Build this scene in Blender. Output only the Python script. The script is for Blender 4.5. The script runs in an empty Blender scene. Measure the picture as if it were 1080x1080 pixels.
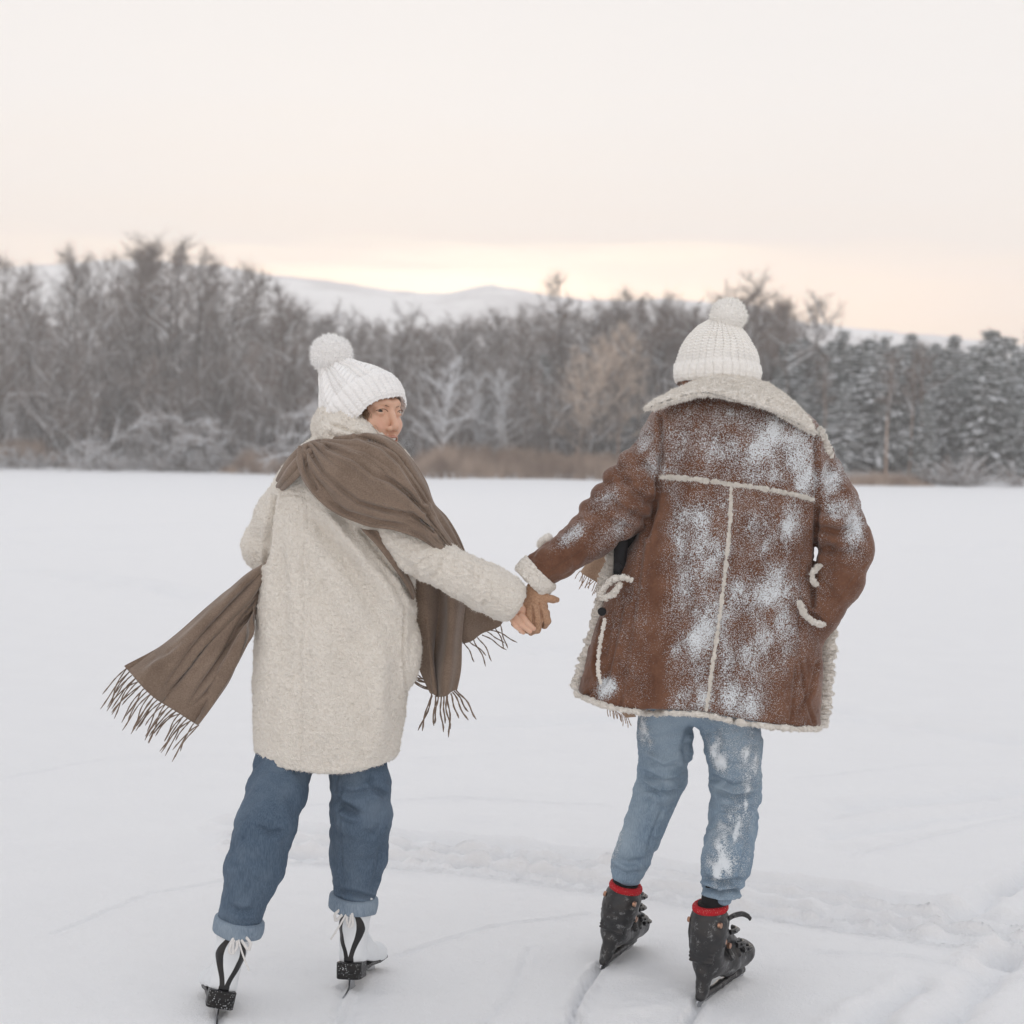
import bpy, math, random
import numpy as np
from mathutils import Vector, Matrix

sc = bpy.context.scene
COL = sc.collection
rad = math.radians

# ------------------------------------------------------------------ camera
FPX = 1575.0
CAM = np.array((0.0, 0.0, 1.5))
PITCH, ROLL = rad(2.2), rad(0.62)
_f = np.array((0, math.cos(PITCH), -math.sin(PITCH)))
_r0 = np.array((1.0, 0, 0)); _u0 = np.cross(_r0, _f)
_r = _r0 * math.cos(ROLL) + _u0 * math.sin(ROLL)
_u = np.cross(_r, _f)
cam_d = bpy.data.cameras.new("camera")
cam = bpy.data.objects.new("camera", cam_d); COL.objects.link(cam)
cam.matrix_world = Matrix(((_r[0], _u[0], -_f[0], CAM[0]), (_r[1], _u[1], -_f[1], CAM[1]),
                           (_r[2], _u[2], -_f[2], CAM[2]), (0, 0, 0, 1)))
cam_d.sensor_width = 36; cam_d.lens = 36 * FPX / 1080
cam_d.clip_start = 0.1; cam_d.clip_end = 8000
cam_d.dof.use_dof = True; cam_d.dof.focus_distance = 4.15; cam_d.dof.aperture_fstop = 3.3
sc.camera = cam

# ------------------------------------------------------------------ sky and sun
SUN_EL, SUN_AZ = rad(9.0), rad(-6.0)          # azimuth from +Y towards +X
sun_dir = Vector((math.sin(SUN_AZ) * math.cos(SUN_EL), math.cos(SUN_AZ) * math.cos(SUN_EL), math.sin(SUN_EL)))
w = bpy.data.worlds.new("World"); sc.world = w; w.use_nodes = True
nt = w.node_tree; nt.nodes.clear()
def N(nt, t, **k):
    n = nt.nodes.new(t)
    for a, b in k.items():
        setattr(n, a, b)
    return n
def ramp(nt, stops, interp='LINEAR'):
    n = nt.nodes.new('ShaderNodeValToRGB'); cr = n.color_ramp; cr.interpolation = interp
    while len(cr.elements) > 1: cr.elements.remove(cr.elements[-1])
    for i, (p, c) in enumerate(stops):
        e = cr.elements[0] if i == 0 else cr.elements.new(p)
        e.position = p; e.color = (*c, 1) if len(c) == 3 else c
    return n
L = nt.links.new
out = N(nt, 'ShaderNodeOutputWorld')
sky = N(nt, 'ShaderNodeTexSky', sky_type='NISHITA', sun_disc=False, sun_elevation=SUN_EL, sun_rotation=-SUN_AZ if False else SUN_AZ)
sky.air_density = 1.0; sky.dust_density = 2.0
bg1 = N(nt, 'ShaderNodeBackground'); bg1.inputs[1].default_value = 0.05; sky.sun_intensity = 0.4
L(sky.outputs[0], bg1.inputs[0])
tc = N(nt, 'ShaderNodeTexCoord'); sep = N(nt, 'ShaderNodeSeparateXYZ'); L(tc.outputs['Generated'], sep.inputs[0])
# thin veil of high cloud: cream near the horizon, cooler overhead
rp = ramp(nt, [(0.0, (.98, .80, .66)), (0.085, (1.0, .78, .60)), (0.125, (.99, .84, .72)), (0.17, (.965, .875, .80)), (0.23, (.945, .90, .865)),
               (0.36, (.885, .865, .855)), (0.5, (.80, .81, .835)), (1.0, (.76, .785, .845))])
mp = N(nt, 'ShaderNodeMapping'); mp.inputs['Scale'].default_value = (2.2, 2.2, 26)
L(tc.outputs['Generated'], mp.inputs[0])
nz = N(nt, 'ShaderNodeTexNoise'); nz.inputs['Scale'].default_value = 2.4; nz.inputs['Detail'].default_value = 5
L(mp.outputs[0], nz.inputs[0])
ad = N(nt, 'ShaderNodeMath', operation='MULTIPLY_ADD'); L(nz.outputs[0], ad.inputs[0]); ad.inputs[1].default_value = 0.05
L(sep.outputs[2], ad.inputs[2])
ad2 = N(nt, 'ShaderNodeMath', operation='SUBTRACT'); L(ad.outputs[0], ad2.inputs[0]); ad2.inputs[1].default_value = 0.025
L(ad2.outputs[0], rp.inputs[0])
bk = N(nt, 'ShaderNodeMapRange'); bk.inputs['From Min'].default_value = .1; bk.inputs['From Max'].default_value = -.8; bk.inputs['To Min'].default_value = 1.045; bk.inputs['To Max'].default_value = 1.33  # sky brightened behind the camera to lift light on the figures' backs
L(sep.outputs[1], bk.inputs[0])
bg2 = N(nt, 'ShaderNodeBackground'); L(rp.outputs[0], bg2.inputs[0]); L(bk.outputs[0], bg2.inputs[1])
# glow of the low sun behind the hills
vd = N(nt, 'ShaderNodeVectorMath', operation='DOT_PRODUCT'); L(tc.outputs['Generated'], vd.inputs[0])
gd = Vector((math.sin(rad(-2.0)), math.cos(rad(-1.0)), 0.105)).normalized(); vd.inputs[1].default_value = gd
rg = ramp(nt, [(0.0, (0, 0, 0)), (0.86, (0, 0, 0)), (0.93, (.14, .06, .01)), (0.975, (.50, .28, .10)), (0.995, (1.1, .70, .36)), (1.0, (1.5, 1.05, .62))])
L(vd.outputs['Value'], rg.inputs[0])
# glow is strongest in streaks low over the horizon
mr = N(nt, 'ShaderNodeMapRange'); mr.inputs['From Min'].default_value = 0.140; mr.inputs['From Max'].default_value = 0.106
L(ad2.outputs[0], mr.inputs[0])
bg3 = N(nt, 'ShaderNodeBackground'); L(rg.outputs[0], bg3.inputs[0]); L(mr.outputs[0], bg3.inputs[1])
a1 = N(nt, 'ShaderNodeMixShader'); a1.inputs[0].default_value = .965; a2 = N(nt, 'ShaderNodeAddShader')
L(bg1.outputs[0], a1.inputs[1]); L(bg2.outputs[0], a1.inputs[2])
L(a1.outputs[0], a2.inputs[0]); L(bg3.outputs[0], a2.inputs[1]); L(a2.outputs[0], out.inputs[0])
sd = bpy.data.lights.new("sun", 'SUN'); sd.energy = 0.75; sd.angle = rad(10); sd.color = (1, .86, .70)
so = bpy.data.objects.new("sun", sd); COL.objects.link(so)
so.rotation_euler = (-sun_dir).to_track_quat('-Z', 'Y').to_euler(); so.location = (0, 40, 30)
sc.view_settings.view_transform = 'Standard'; sc.view_settings.look = 'None'
sc.view_settings.exposure = 0.0; sc.view_settings.gamma = 1.0
sc.render.engine = 'CYCLES'
sc.cycles.use_denoising = True
sc.cycles.max_bounces = 8; sc.cycles.diffuse_bounces = 6; sc.cycles.volume_bounces = 2
sc.cycles.transparent_max_bounces = 8
sc.cycles.volume_step_rate = 5

# ------------------------------------------------------------------ helpers: pixels <-> world
def W(px, py, d):
    """point at world depth d (metres in front of the camera along Y) seen at photo pixel px,py"""
    px = np.asarray(px, float); py = np.asarray(py, float); d = np.asarray(d, float)
    px, py, d = np.broadcast_arrays(px, py, d)
    a = (px - 540) / FPX; b = -(py - 540) / FPX
    v = _f[None] + a.reshape(-1, 1) * _r[None] + b.reshape(-1, 1) * _u[None]
    v = v / v[:, 1:2] * d.reshape(-1, 1) + CAM[None]
    return v[0] if px.ndim == 0 else v.reshape(px.shape + (3,))
def PX(v):
    q = v - CAM[None]; z = q @ _f
    return 540 + q @ _r / z * FPX, 540 - q @ _u / z * FPX
def G(px, py):
    """ground point (z=0) under a pixel"""
    a = (px - 540) / FPX; b = -(py - 540) / FPX
    v = _f + a * _r + b * _u
    return CAM + v * (-CAM[2] / v[2])
def RR(r, d=4.2): return r * d / FPX
rng = np.random.default_rng(7)
random.seed(7)

# ------------------------------------------------------------------ numpy value noise
def _hash(ix, iy, iz, s):
    h = (ix.astype(np.int64) * 374761393 + iy.astype(np.int64) * 668265263 + iz.astype(np.int64) * 2147483647 + s * 974634777) & 0xffffffff
    h = ((h ^ (h >> 13)) * 1274126177) & 0xffffffff
    h = h ^ (h >> 16)
    return (h & 0xffffff) / float(0xffffff) * 2 - 1
def noise(p, s=0):
    i = np.floor(p).astype(np.int64); f = p - i; f = f * f * (3 - 2 * f)
    r = 0
    for dx in (0, 1):
        wx = f[:, 0] if dx else 1 - f[:, 0]
        for dy in (0, 1):
            wy = f[:, 1] if dy else 1 - f[:, 1]
            for dz in (0, 1):
                wz = f[:, 2] if dz else 1 - f[:, 2]
                r = r + wx * wy * wz * _hash(i[:, 0] + dx, i[:, 1] + dy, i[:, 2] + dz, s)
    return r
def fbm(p, o=3, s=0):
    r = 0; a = 1
    for k in range(o):
        r = r + a * noise(p, s + k); p = p * 2.03 + 11.3; a *= .5
    return r

# ------------------------------------------------------------------ signed-distance modelling
class SDF:
    def __init__(s, lo, hi, h):
        s.h = h; s.lo = np.array(lo, float); n = np.ceil((np.array(hi) - s.lo) / h).astype(int) + 1
        s.ax = [s.lo[i] + h * np.arange(n[i]) for i in range(3)]
        s.F = np.full(tuple(n), 0.08, np.float32)
    def _blk(s, lo, hi, m):
        sl = []
        for i in range(3):
            a = max(0, int((lo[i] - m - s.lo[i]) / s.h)); b = min(len(s.ax[i]), int((hi[i] + m - s.lo[i]) / s.h) + 2)
            if b <= a: return None
            sl.append(slice(a, b))
        return tuple(sl)
    def _put(s, sl, d, k, op):
        F = s.F[sl]; d = d.astype(np.float32)
        if op == 'u':
            if k > 0:
                hh = np.clip(.5 + .5 * (F - d) / k, 0, 1); s.F[sl] = F * (1 - hh) + d * hh - k * hh * (1 - hh)
            else: s.F[sl] = np.minimum(F, d)
        elif op == 's':
            d = -d
            if k > 0:
                hh = np.clip(.5 - .5 * (F - d) / k, 0, 1); s.F[sl] = F * (1 - hh) + d * hh + k * hh * (1 - hh)
            else: s.F[sl] = np.maximum(F, d)
    def grids(s, sl):
        return (s.ax[0][sl[0]][:, None, None], s.ax[1][sl[1]][None, :, None], s.ax[2][sl[2]][None, None, :])
    def seg(s, a, b, ra, rb, k=.01, sy=1.0, op='u', wr=None):
        a = np.array(a, float); b = np.array(b, float); R = max(ra, rb)
        sl = s._blk(np.minimum(a, b) - R, np.maximum(a, b) + R, .02 + k)
        if sl is None: return
        X, Y, Z = s.grids(sl); v = b - a; vv = v @ v + 1e-12
        t = np.clip(((X - a[0]) * v[0] + (Y - a[1]) * v[1] + (Z - a[2]) * v[2]) / vv, 0, 1)
        dx = X - a[0] - t * v[0]; dy = (Y - a[1] - t * v[1]) * sy; dz = Z - a[2] - t * v[2]
        r = ra + (rb - ra) * t
        if wr:
            amp, fr, ph = wr
            q = t * math.sqrt(vv) * fr + ph + 18 * dx + 9 * dz + 1.3 * np.sin(dy * 60)
            r = r + amp * (np.abs(np.sin(q)) ** .7 - .55)
        d = (np.sqrt(dx * dx + dy * dy + dz * dz) - r)
        if sy > 1: d = d / (1 + (sy - 1) * .5)
        s._put(sl, d, k, op)
    def tube(s, pts, rs, k=.01, sy=1.0, op='u', wr=None):
        L0 = 0
        for i in range(len(pts) - 1):
            w_ = None
            if wr: w_ = (wr[0], wr[1], wr[2] + L0 * wr[1])
            s.seg(pts[i], pts[i + 1], rs[i], rs[i + 1], k, sy, op, w_)
            L0 += float(np.linalg.norm(np.array(pts[i + 1]) - np.array(pts[i])))
    def ell(s, c, r, k=.01, M=None, op='u'):
        c = np.array(c, float); r = np.array(r, float); R = r.max()
        sl = s._blk(c - R, c + R, .02 + k)
        if sl is None: return
        X, Y, Z = s.grids(sl); X = X - c[0]; Y = Y - c[1]; Z = Z - c[2]
        if M is not None:
            M = np.array(M)
            X, Y, Z = [M[0, i] * X + M[1, i] * Y + M[2, i] * Z for i in range(3)]
        q = np.sqrt((X / r[0]) ** 2 + (Y / r[1]) ** 2 + (Z / r[2]) ** 2)
        g = np.sqrt((X / r[0] ** 2) ** 2 + (Y / r[1] ** 2) ** 2 + (Z / r[2] ** 2) ** 2) + 1e-9
        s._put(sl, q * (q - 1) / g, k, op)
    def loft(s, lev, k=.01, n=2.5, op='u', hem=None, top=None):
        """lev: rows (z, x0, x1, cy, b) sorted by falling z; hem: function X -> lowest z"""
        lev = sorted(lev); zz = np.array([l[0] for l in lev])
        lo = (min(l[1] for l in lev), min(l[3] - l[4] for l in lev), zz[0]); hi = (max(l[2] for l in lev), max(l[3] + l[4] for l in lev), zz[-1])
        sl = s._blk(lo, hi, .03)
        X, Y, Z = s.grids(sl); z = Z[0, 0]
        zs = np.clip(z, zz[0], zz[-1])
        def ip(i):
            q = np.interp(zs, zz, [l[i] for l in lev]); m = max(3, int(.03 / s.h)) | 1
            qq = np.convolve(np.pad(q, m // 2, mode='edge'), np.ones(m) / m, 'valid'); return qq[None, None, :]
        x0, x1, cy, b = ip(1), ip(2), ip(3), ip(4)
        a = (x1 - x0) / 2; cx = (x0 + x1) / 2
        q = (np.abs((X - cx) / a) ** n + np.abs((Y - cy) / b) ** n) ** (1 / n)
        d = (q - 1) * np.minimum(a, b)
        d = np.maximum(d, Z - (zz[-1] if top is None else top))
        h = hem(X) if hem else zz[0]
        dh = h - Z
        kk = .012; hh = np.clip(.5 - .5 * (d - dh) / kk, 0, 1); d = d * (1 - hh) + dh * hh + kk * hh * (1 - hh)
        s._put(sl, d, k, op)
    def mesh(s):
        F = s.F; S = F < 0
        nx, ny, nz = F.shape
        c = [S[i:nx - 1 + i, j:ny - 1 + j, k:nz - 1 + k] for i in (0, 1) for j in (0, 1) for k in (0, 1)]
        any_ = c[0].copy(); all_ = c[0].copy()
        for q in c[1:]: any_ |= q; all_ &= q
        act = any_ & ~all_
        idx = np.argwhere(act); n = len(idx)
        I = np.full(act.shape, -1, np.int64); I[act] = np.arange(n)
        val = {}
        for i in (0, 1):
            for j in (0, 1):
                for k in (0, 1): val[i, j, k] = F[idx[:, 0] + i, idx[:, 1] + j, idx[:, 2] + k].astype(float)
        P = np.zeros((n, 3)); C = np.zeros(n)
        keys = list(val)
        for a in keys:
            for ax in range(3):
                if a[ax]: continue
                b = list(a); b[ax] = 1; b = tuple(b)
                va, vb = val[a], val[b]; m = (va < 0) != (vb < 0)
                t = np.where(m, va / np.where(m, va - vb, 1), 0)
                q = np.tile(np.array(a, float), (n, 1)); q[:, ax] = t
                P[m] += q[m]; C[m] += 1
        P = (P / C[:, None] + idx) * s.h + s.lo
        quads = []
        for ax in range(3):
            o1, o2 = [(1, 2), (2, 0), (0, 1)][ax]
            sa = [slice(None)] * 3; sb = [slice(None)] * 3
            sa[ax] = slice(0, -1); sb[ax] = slice(1, None)
            A = S[tuple(sa)]; B = S[tuple(sb)]
            e = np.argwhere(A != B)
            ok = (e[:, o1] > 0) & (e[:, o2] > 0) & (e[:, o1] < F.shape[o1] - 1) & (e[:, o2] < F.shape[o2] - 1)
            e = e[ok]; fl = A[tuple(e.T)]
            def g(d1, d2):
                q = e.copy(); q[:, o1] -= d1; q[:, o2] -= d2; return I[tuple(q.T)]
            v0, v1, v2, v3 = g(1, 1), g(0, 1), g(0, 0), g(1, 0)
            f = np.stack([v0, v1, v2, v3], 1); f[~fl] = f[~fl][:, ::-1]
            quads.append(f)
        return P, np.concatenate(quads)

def vnormals(V, Fq):
    a = V[Fq[:, 1]] - V[Fq[:, 0]]; b = V[Fq[:, 2]] - V[Fq[:, 0]]
    n = np.cross(a, b)
    if Fq.shape[1] == 4: n += np.cross(V[Fq[:, 2]] - V[Fq[:, 0]], V[Fq[:, 3]] - V[Fq[:, 0]])
    o = np.zeros_like(V)
    for i in range(Fq.shape[1]):
        for c in range(3): o[:, c] += np.bincount(Fq[:, i], n[:, c], len(V))
    return o / (np.linalg.norm(o, axis=1, keepdims=True) + 1e-12)
def smooth(V, Fq, it=1, f=.5):
    E = np.concatenate([Fq[:, [i, (i + 1) % Fq.shape[1]]] for i in range(Fq.shape[1])])
    cnt = np.bincount(E[:, 0], minlength=len(V)) + np.bincount(E[:, 1], minlength=len(V))
    for _ in range(it):
        o = np.zeros_like(V)
        for c in range(3):
            o[:, c] = np.bincount(E[:, 0], V[E[:, 1], c], len(V)) + np.bincount(E[:, 1], V[E[:, 0], c], len(V))
        V = V + f * (o / np.maximum(cnt, 1)[:, None] - V)
    return V

def build(name, parts, mats, parent=None, attrs=None, shade=True):
    """parts: list of (V, F, material index); one mesh object"""
    if not isinstance(mats, (list, tuple)): mats = [mats]
    me = bpy.data.meshes.new(name)
    V = np.concatenate([p[0] for p in parts]); off = 0; lv = []; tot = []; mi = []
    for p in parts:
        f = np.asarray(p[1]); lv.append((f + off).ravel()); tot.append(np.full(len(f), f.shape[1])); mi.append(np.full(len(f), p[2] if len(p) > 2 else 0)); off += len(p[0])
    lv = np.concatenate(lv); tot = np.concatenate(tot); mi = np.concatenate(mi)
    me.vertices.add(len(V)); me.vertices.foreach_set('co', V.astype(np.float32).ravel())
    me.loops.add(len(lv)); me.loops.foreach_set('vertex_index', lv.astype(np.int32))
    me.polygons.add(len(tot)); me.polygons.foreach_set('loop_start', (np.cumsum(tot) - tot).astype(np.int32))
    me.polygons.foreach_set('material_index', mi.astype(np.int32))
    if shade: me.polygons.foreach_set('use_smooth', np.ones(len(tot), bool))
    for m in mats: me.materials.append(m)
    me.update(calc_edges=True)
    if attrs:
        for k_, v_ in attrs.items():
            at = me.attributes.new(k_, 'FLOAT', 'POINT'); at.data.foreach_set('value', v_.astype(np.float32))
    o = bpy.data.objects.new(name, me); COL.objects.link(o)
    if parent is not None:
        o.parent = parent; o.matrix_parent_inverse = parent.matrix_world.inverted()
    return o
def empty(name, loc, label=None, cat=None, group=None):
    o = bpy.data.objects.new(name, None); COL.objects.link(o); o.location = loc; o.empty_display_size = .2
    o.matrix_world = Matrix.Translation(loc)
    if label: o['label'] = label
    if cat: o['category'] = cat
    if group: o['group'] = group
    return o

def crease(V, Nn, lines, back=True):
    """press narrow folds into a cloth surface along drawn lines: (polyline px, width px, depth m; negative depth = ridge)"""
    x, y = PX(V); P = np.stack([x, y], 1); D = np.zeros(len(V))
    face = np.clip(-(Nn[:, 1]) * 2.5 + .3, 0, 1) if back else 1
    for ln in lines:
        pl, wd, dp = ln[0], ln[1], ln[2]
        best = np.full(len(V), 1e9); tt = np.zeros(len(V)); L = len(pl) - 1
        for i in range(L):
            a = np.array(pl[i], float); b = np.array(pl[i + 1], float); v = b - a
            t = np.clip(((P - a) @ v) / (v @ v), 0, 1); d = np.linalg.norm(P - a - t[:, None] * v, axis=1)
            m = d < best; best = np.where(m, d, best); tt = np.where(m, (i + t) / L, tt)
        fade = np.clip(np.minimum(tt, 1 - tt) * 5 + .12, 0, 1) if not (len(ln) > 3 and ln[3]) else 1
        D += dp * np.exp(-(best / wd) ** 2) * fade - .35 * dp * np.exp(-((best - wd * 1.9) / (wd * 1.2)) ** 2) * fade
    return V - Nn * (D * face)[:, None]

def fuzz(V, Fq, n, ln, wd, seed=0, mask=None, curl=.9):
    """short tapering fibres standing out of a fleece"""
    r = np.random.default_rng(seed)
    f = Fq if mask is None else Fq[mask[Fq].all(1)]
    if len(f) == 0: return np.zeros((3, 3)), np.array([[0, 1, 2]])
    Nn = vnormals(V, Fq)
    ar = np.linalg.norm(np.cross(V[f[:, 1]] - V[f[:, 0]], V[f[:, 2]] - V[f[:, 0]]), axis=1)
    i = r.choice(len(f), n, p=ar / ar.sum())
    u = r.random((n, 1)); v = r.random((n, 1))
    a, b, c, d = [V[f[i, k % f.shape[1]]] for k in range(4)]
    p = (a * (1 - u) + b * u) * (1 - v) + (d * (1 - u) + c * u) * v
    nn = Nn[f[i, 0]]
    t = r.normal(size=(n, 3)); t /= np.linalg.norm(t, axis=1, keepdims=True)
    di = nn + curl * t; di /= np.linalg.norm(di, axis=1, keepdims=True)
    s = np.cross(di, r.normal(size=(n, 3))); s /= np.linalg.norm(s, axis=1, keepdims=True) + 1e-9
    l = ln * (.5 + r.random((n, 1)))
    q = np.stack([p - s * wd / 2 - nn * .001, p + s * wd / 2 - nn * .001, p + di * l], 1).reshape(-1, 3)
    return q, np.arange(3 * n).reshape(n, 3)

def resamp(pl, n):
    pl = np.array(pl, float); d = np.r_[0, np.cumsum(np.linalg.norm(np.diff(pl[:, :2], axis=0), axis=1))]; d /= d[-1]
    # Catmull-Rom through the points
    t = np.linspace(0, 1, n); k = np.clip(np.searchsorted(d, t, side='right') - 1, 0, len(pl) - 2)
    P = np.vstack([2 * pl[0] - pl[1], pl, 2 * pl[-1] - pl[-2]]); u = ((t - d[k]) / (d[k + 1] - d[k]))[:, None]
    p0, p1, p2, p3 = P[k], P[k + 1], P[k + 2], P[k + 3]
    return .5 * (2 * p1 + (p2 - p0) * u + (2 * p0 - 5 * p1 + 4 * p2 - p3) * u ** 2 + (3 * p1 - p0 - 3 * p2 + p3) * u ** 3)
def grid_faces(nu, nv, cu=False, cv=False):
    i = np.arange(nu if cu else nu - 1)[:, None]; j = np.arange(nv if cv else nv - 1)[None, :]
    a = i * nv + j; b = ((i + 1) % nu) * nv + j; c = ((i + 1) % nu) * nv + (j + 1) % nv; d = i * nv + (j + 1) % nv
    return np.stack([a, b, c, d], -1).reshape(-1, 4)
def patch(lines, nu, nv, th, fold=None, edge=.06, world=False):
    """cloth sheet with real thickness through several guide lines (px, py, depth); fold(u, v) -> metres towards the viewer"""
    Ls = np.array([resamp(l, nu) for l in lines])            # k, nu, 3
    k = len(lines); tv = np.linspace(0, 1, nv) * (k - 1)
    if k == 2:
        C = Ls[0][:, None] * (1 - tv)[None, :, None] + Ls[1][:, None] * tv[None, :, None]
    else:
        i = np.clip(tv.astype(int), 0, k - 2); u = (tv - i)[None, :, None]
        P = np.concatenate([2 * Ls[:1] - Ls[1:2], Ls, 2 * Ls[-1:] - Ls[-2:-1]]).transpose(1, 0, 2)
        p0, p1, p2, p3 = P[:, i], P[:, i + 1], P[:, i + 2], P[:, i + 3]
        C = .5 * (2 * p1 + (p2 - p0) * u + (2 * p0 - 5 * p1 + 4 * p2 - p3) * u ** 2 + (3 * p1 - p0 - 3 * p2 + p3) * u ** 3)
    V = C.reshape(-1, 3) if world else W(C[..., 0], C[..., 1], C[..., 2]).reshape(-1, 3)
    U, VV = np.meshgrid(np.linspace(0, 1, nu), np.linspace(0, 1, nv), indexing='ij')
    F0 = grid_faces(nu, nv); Nn = vnormals(V, F0)
    if np.median(Nn[:, 1]) > 0: Nn = -Nn; flip = True
    else: flip = False
    if fold is not None:
        V = V + Nn * fold(U, VV).reshape(-1, 1)
        N2 = vnormals(V, F0); Nn = -N2 if flip else N2
    e = np.clip(np.minimum(np.minimum(U, 1 - U) * nu / nv * 1.0, np.minimum(VV, 1 - VV)) / edge, 0, 1).reshape(-1)
    t = th / 2 * np.sqrt(1 - (1 - e) ** 2) + 2e-4
    A = V + Nn * t[:, None]; B = V - Nn * t[:, None]
    f = F0[:, ::-1] if flip else F0
    n = nu * nv
    # rim
    ring = np.r_[np.arange(nv), np.arange(2 * nv - 1, n, nv), np.arange(n - 2, n - nv - 1, -1), np.arange(n - 2 * nv, 0, -nv)]
    r2 = np.roll(ring, -1)
    q = np.stack([ring, r2, r2 + n, ring + n], 1)
    if not flip: q = q[:, ::-1]
    return np.vstack([A, B]), np.vstack([f, f[:, ::-1] + n, q]), (U, VV)
def tubem(pts, rs, ns=8, world=True, flat=None):
    """round tube along 3-D points; flat = (axis vector, ratio) squashes it"""
    P = np.array(pts, float) if world else W(*np.array(pts, float).T)
    n = len(P); rs = np.broadcast_to(np.asarray(rs, float), (n,))
    T = np.gradient(P, axis=0); T /= np.linalg.norm(T, axis=1, keepdims=True) + 1e-12
    up = np.array((0.13, .9, .31)); A = np.cross(T, up); A /= np.linalg.norm(A, axis=1, keepdims=True) + 1e-9; B = np.cross(T, A)
    th = np.arange(ns) / ns * 2 * np.pi
    off = A[:, None] * np.cos(th)[None, :, None] + B[:, None] * np.sin(th)[None, :, None]
    if flat is not None:
        ax = np.array(flat[0], float); ax /= np.linalg.norm(ax); off = off - (off @ ax)[..., None] * ax * (1 - flat[1])
    V = (P[:, None] + off * rs[:, None, None]).reshape(-1, 3)
    F = grid_faces(n, ns, False, True)
    V = np.vstack([V, P[:1] , P[-1:]]); c0, c1 = n * ns, n * ns + 1
    j = np.arange(ns); k = (j + 1) % ns
    caps = np.vstack([np.stack([k, j, np.full(ns, c0), np.full(ns, c0)], 1), np.stack([(n - 1) * ns + j, (n - 1) * ns + k, np.full(ns, c1), np.full(ns, c1)], 1)])
    return V, F, caps
def tubep(pts, rs, ns=8, mi=0, **k):
    V, F, caps = tubem(pts, rs, ns, **k)
    return [(V, F, mi), (V, caps[:, :3], mi)]

# ------------------------------------------------------------------ materials
def mat(name, fn=None, color=(.5, .5, .5), rough=.8, spec=.3, sheen=0, metal=0):
    m = bpy.data.materials.new(name); m.use_nodes = True; t = m.node_tree; b = t.nodes['Principled BSDF']
    b.inputs['Base Color'].default_value = (*color, 1); b.inputs['Roughness'].default_value = rough
    b.inputs['Specular IOR Level'].default_value = spec; b.inputs['Metallic'].default_value = metal
    if sheen: b.inputs['Sheen Weight'].default_value = sheen; b.inputs['Sheen Roughness'].default_value = .5
    if fn: fn(t, b)
    return m
def co(t, obj=True):
    n = t.nodes.get('tc') or N(t, 'ShaderNodeTexCoord'); n.name = 'tc'; return n.outputs['Object']
def tnoise(t, scale, detail=3, rough=.5, vec=None, dist=0):
    n = N(t, 'ShaderNodeTexNoise'); n.inputs['Scale'].default_value = scale; n.inputs['Detail'].default_value = detail
    n.inputs['Roughness'].default_value = rough; n.inputs['Distortion'].default_value = dist
    t.links.new(vec if vec is not None else co(t), n.inputs['Vector']); return n.outputs[0]
def tvor(t, scale, feat='F1', vec=None, rnd=1):
    n = N(t, 'ShaderNodeTexVoronoi', feature=feat); n.inputs['Scale'].default_value = scale; n.inputs['Randomness'].default_value = rnd
    t.links.new(vec if vec is not None else co(t), n.inputs['Vector']); return n.outputs[0]
def tmap(t, scale, rot=(0, 0, 0)):
    n = N(t, 'ShaderNodeMapping'); n.inputs['Scale'].default_value = scale; n.inputs['Rotation'].default_value = rot
    t.links.new(co(t), n.inputs[0]); return n.outputs[0]
def M(t, op, a, b=None, c=None):
    n = N(t, 'ShaderNodeMath', operation=op)
    for i, v in enumerate((a, b, c)):
        if v is None: continue
        if hasattr(v, 'links'): t.links.new(v, n.inputs[i])
        else: n.inputs[i].default_value = v
    return n.outputs[0]
def mrange(t, v, a, b, c=0, d=1, sm=True):
    n = N(t, 'ShaderNodeMapRange', interpolation_type='SMOOTHSTEP' if sm else 'LINEAR')
    t.links.new(v, n.inputs[0])
    for i, x in enumerate((a, b, c, d)): n.inputs[i + 1].default_value = x
    return n.outputs[0]
def mix(t, f, a, b):
    n = N(t, 'ShaderNodeMix', data_type='RGBA')
    if hasattr(f, 'links'): t.links.new(f, n.inputs[0])
    else: n.inputs[0].default_value = f
    for s, v in ((6, a), (7, b)):
        if hasattr(v, 'links'): t.links.new(v, n.inputs[s])
        else: n.inputs[s].default_value = (*v, 1)
    return n.outputs[2]
def bump(t, b, h, dist=.002, st=1.0):
    n = N(t, 'ShaderNodeBump'); n.inputs['Distance'].default_value = dist; n.inputs['Strength'].default_value = st
    t.links.new(h, n.inputs['Height'])
    if b.inputs['Normal'].is_linked: t.links.new(b.inputs['Normal'].links[0].from_socket, n.inputs['Normal'])
    t.links.new(n.outputs[0], b.inputs['Normal'])
def attr(t, name):
    n = N(t, 'ShaderNodeAttribute'); n.attribute_name = name; return n.outputs['Fac']
def setc(t, b, c): t.links.new(c, b.inputs['Base Color'])

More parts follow.
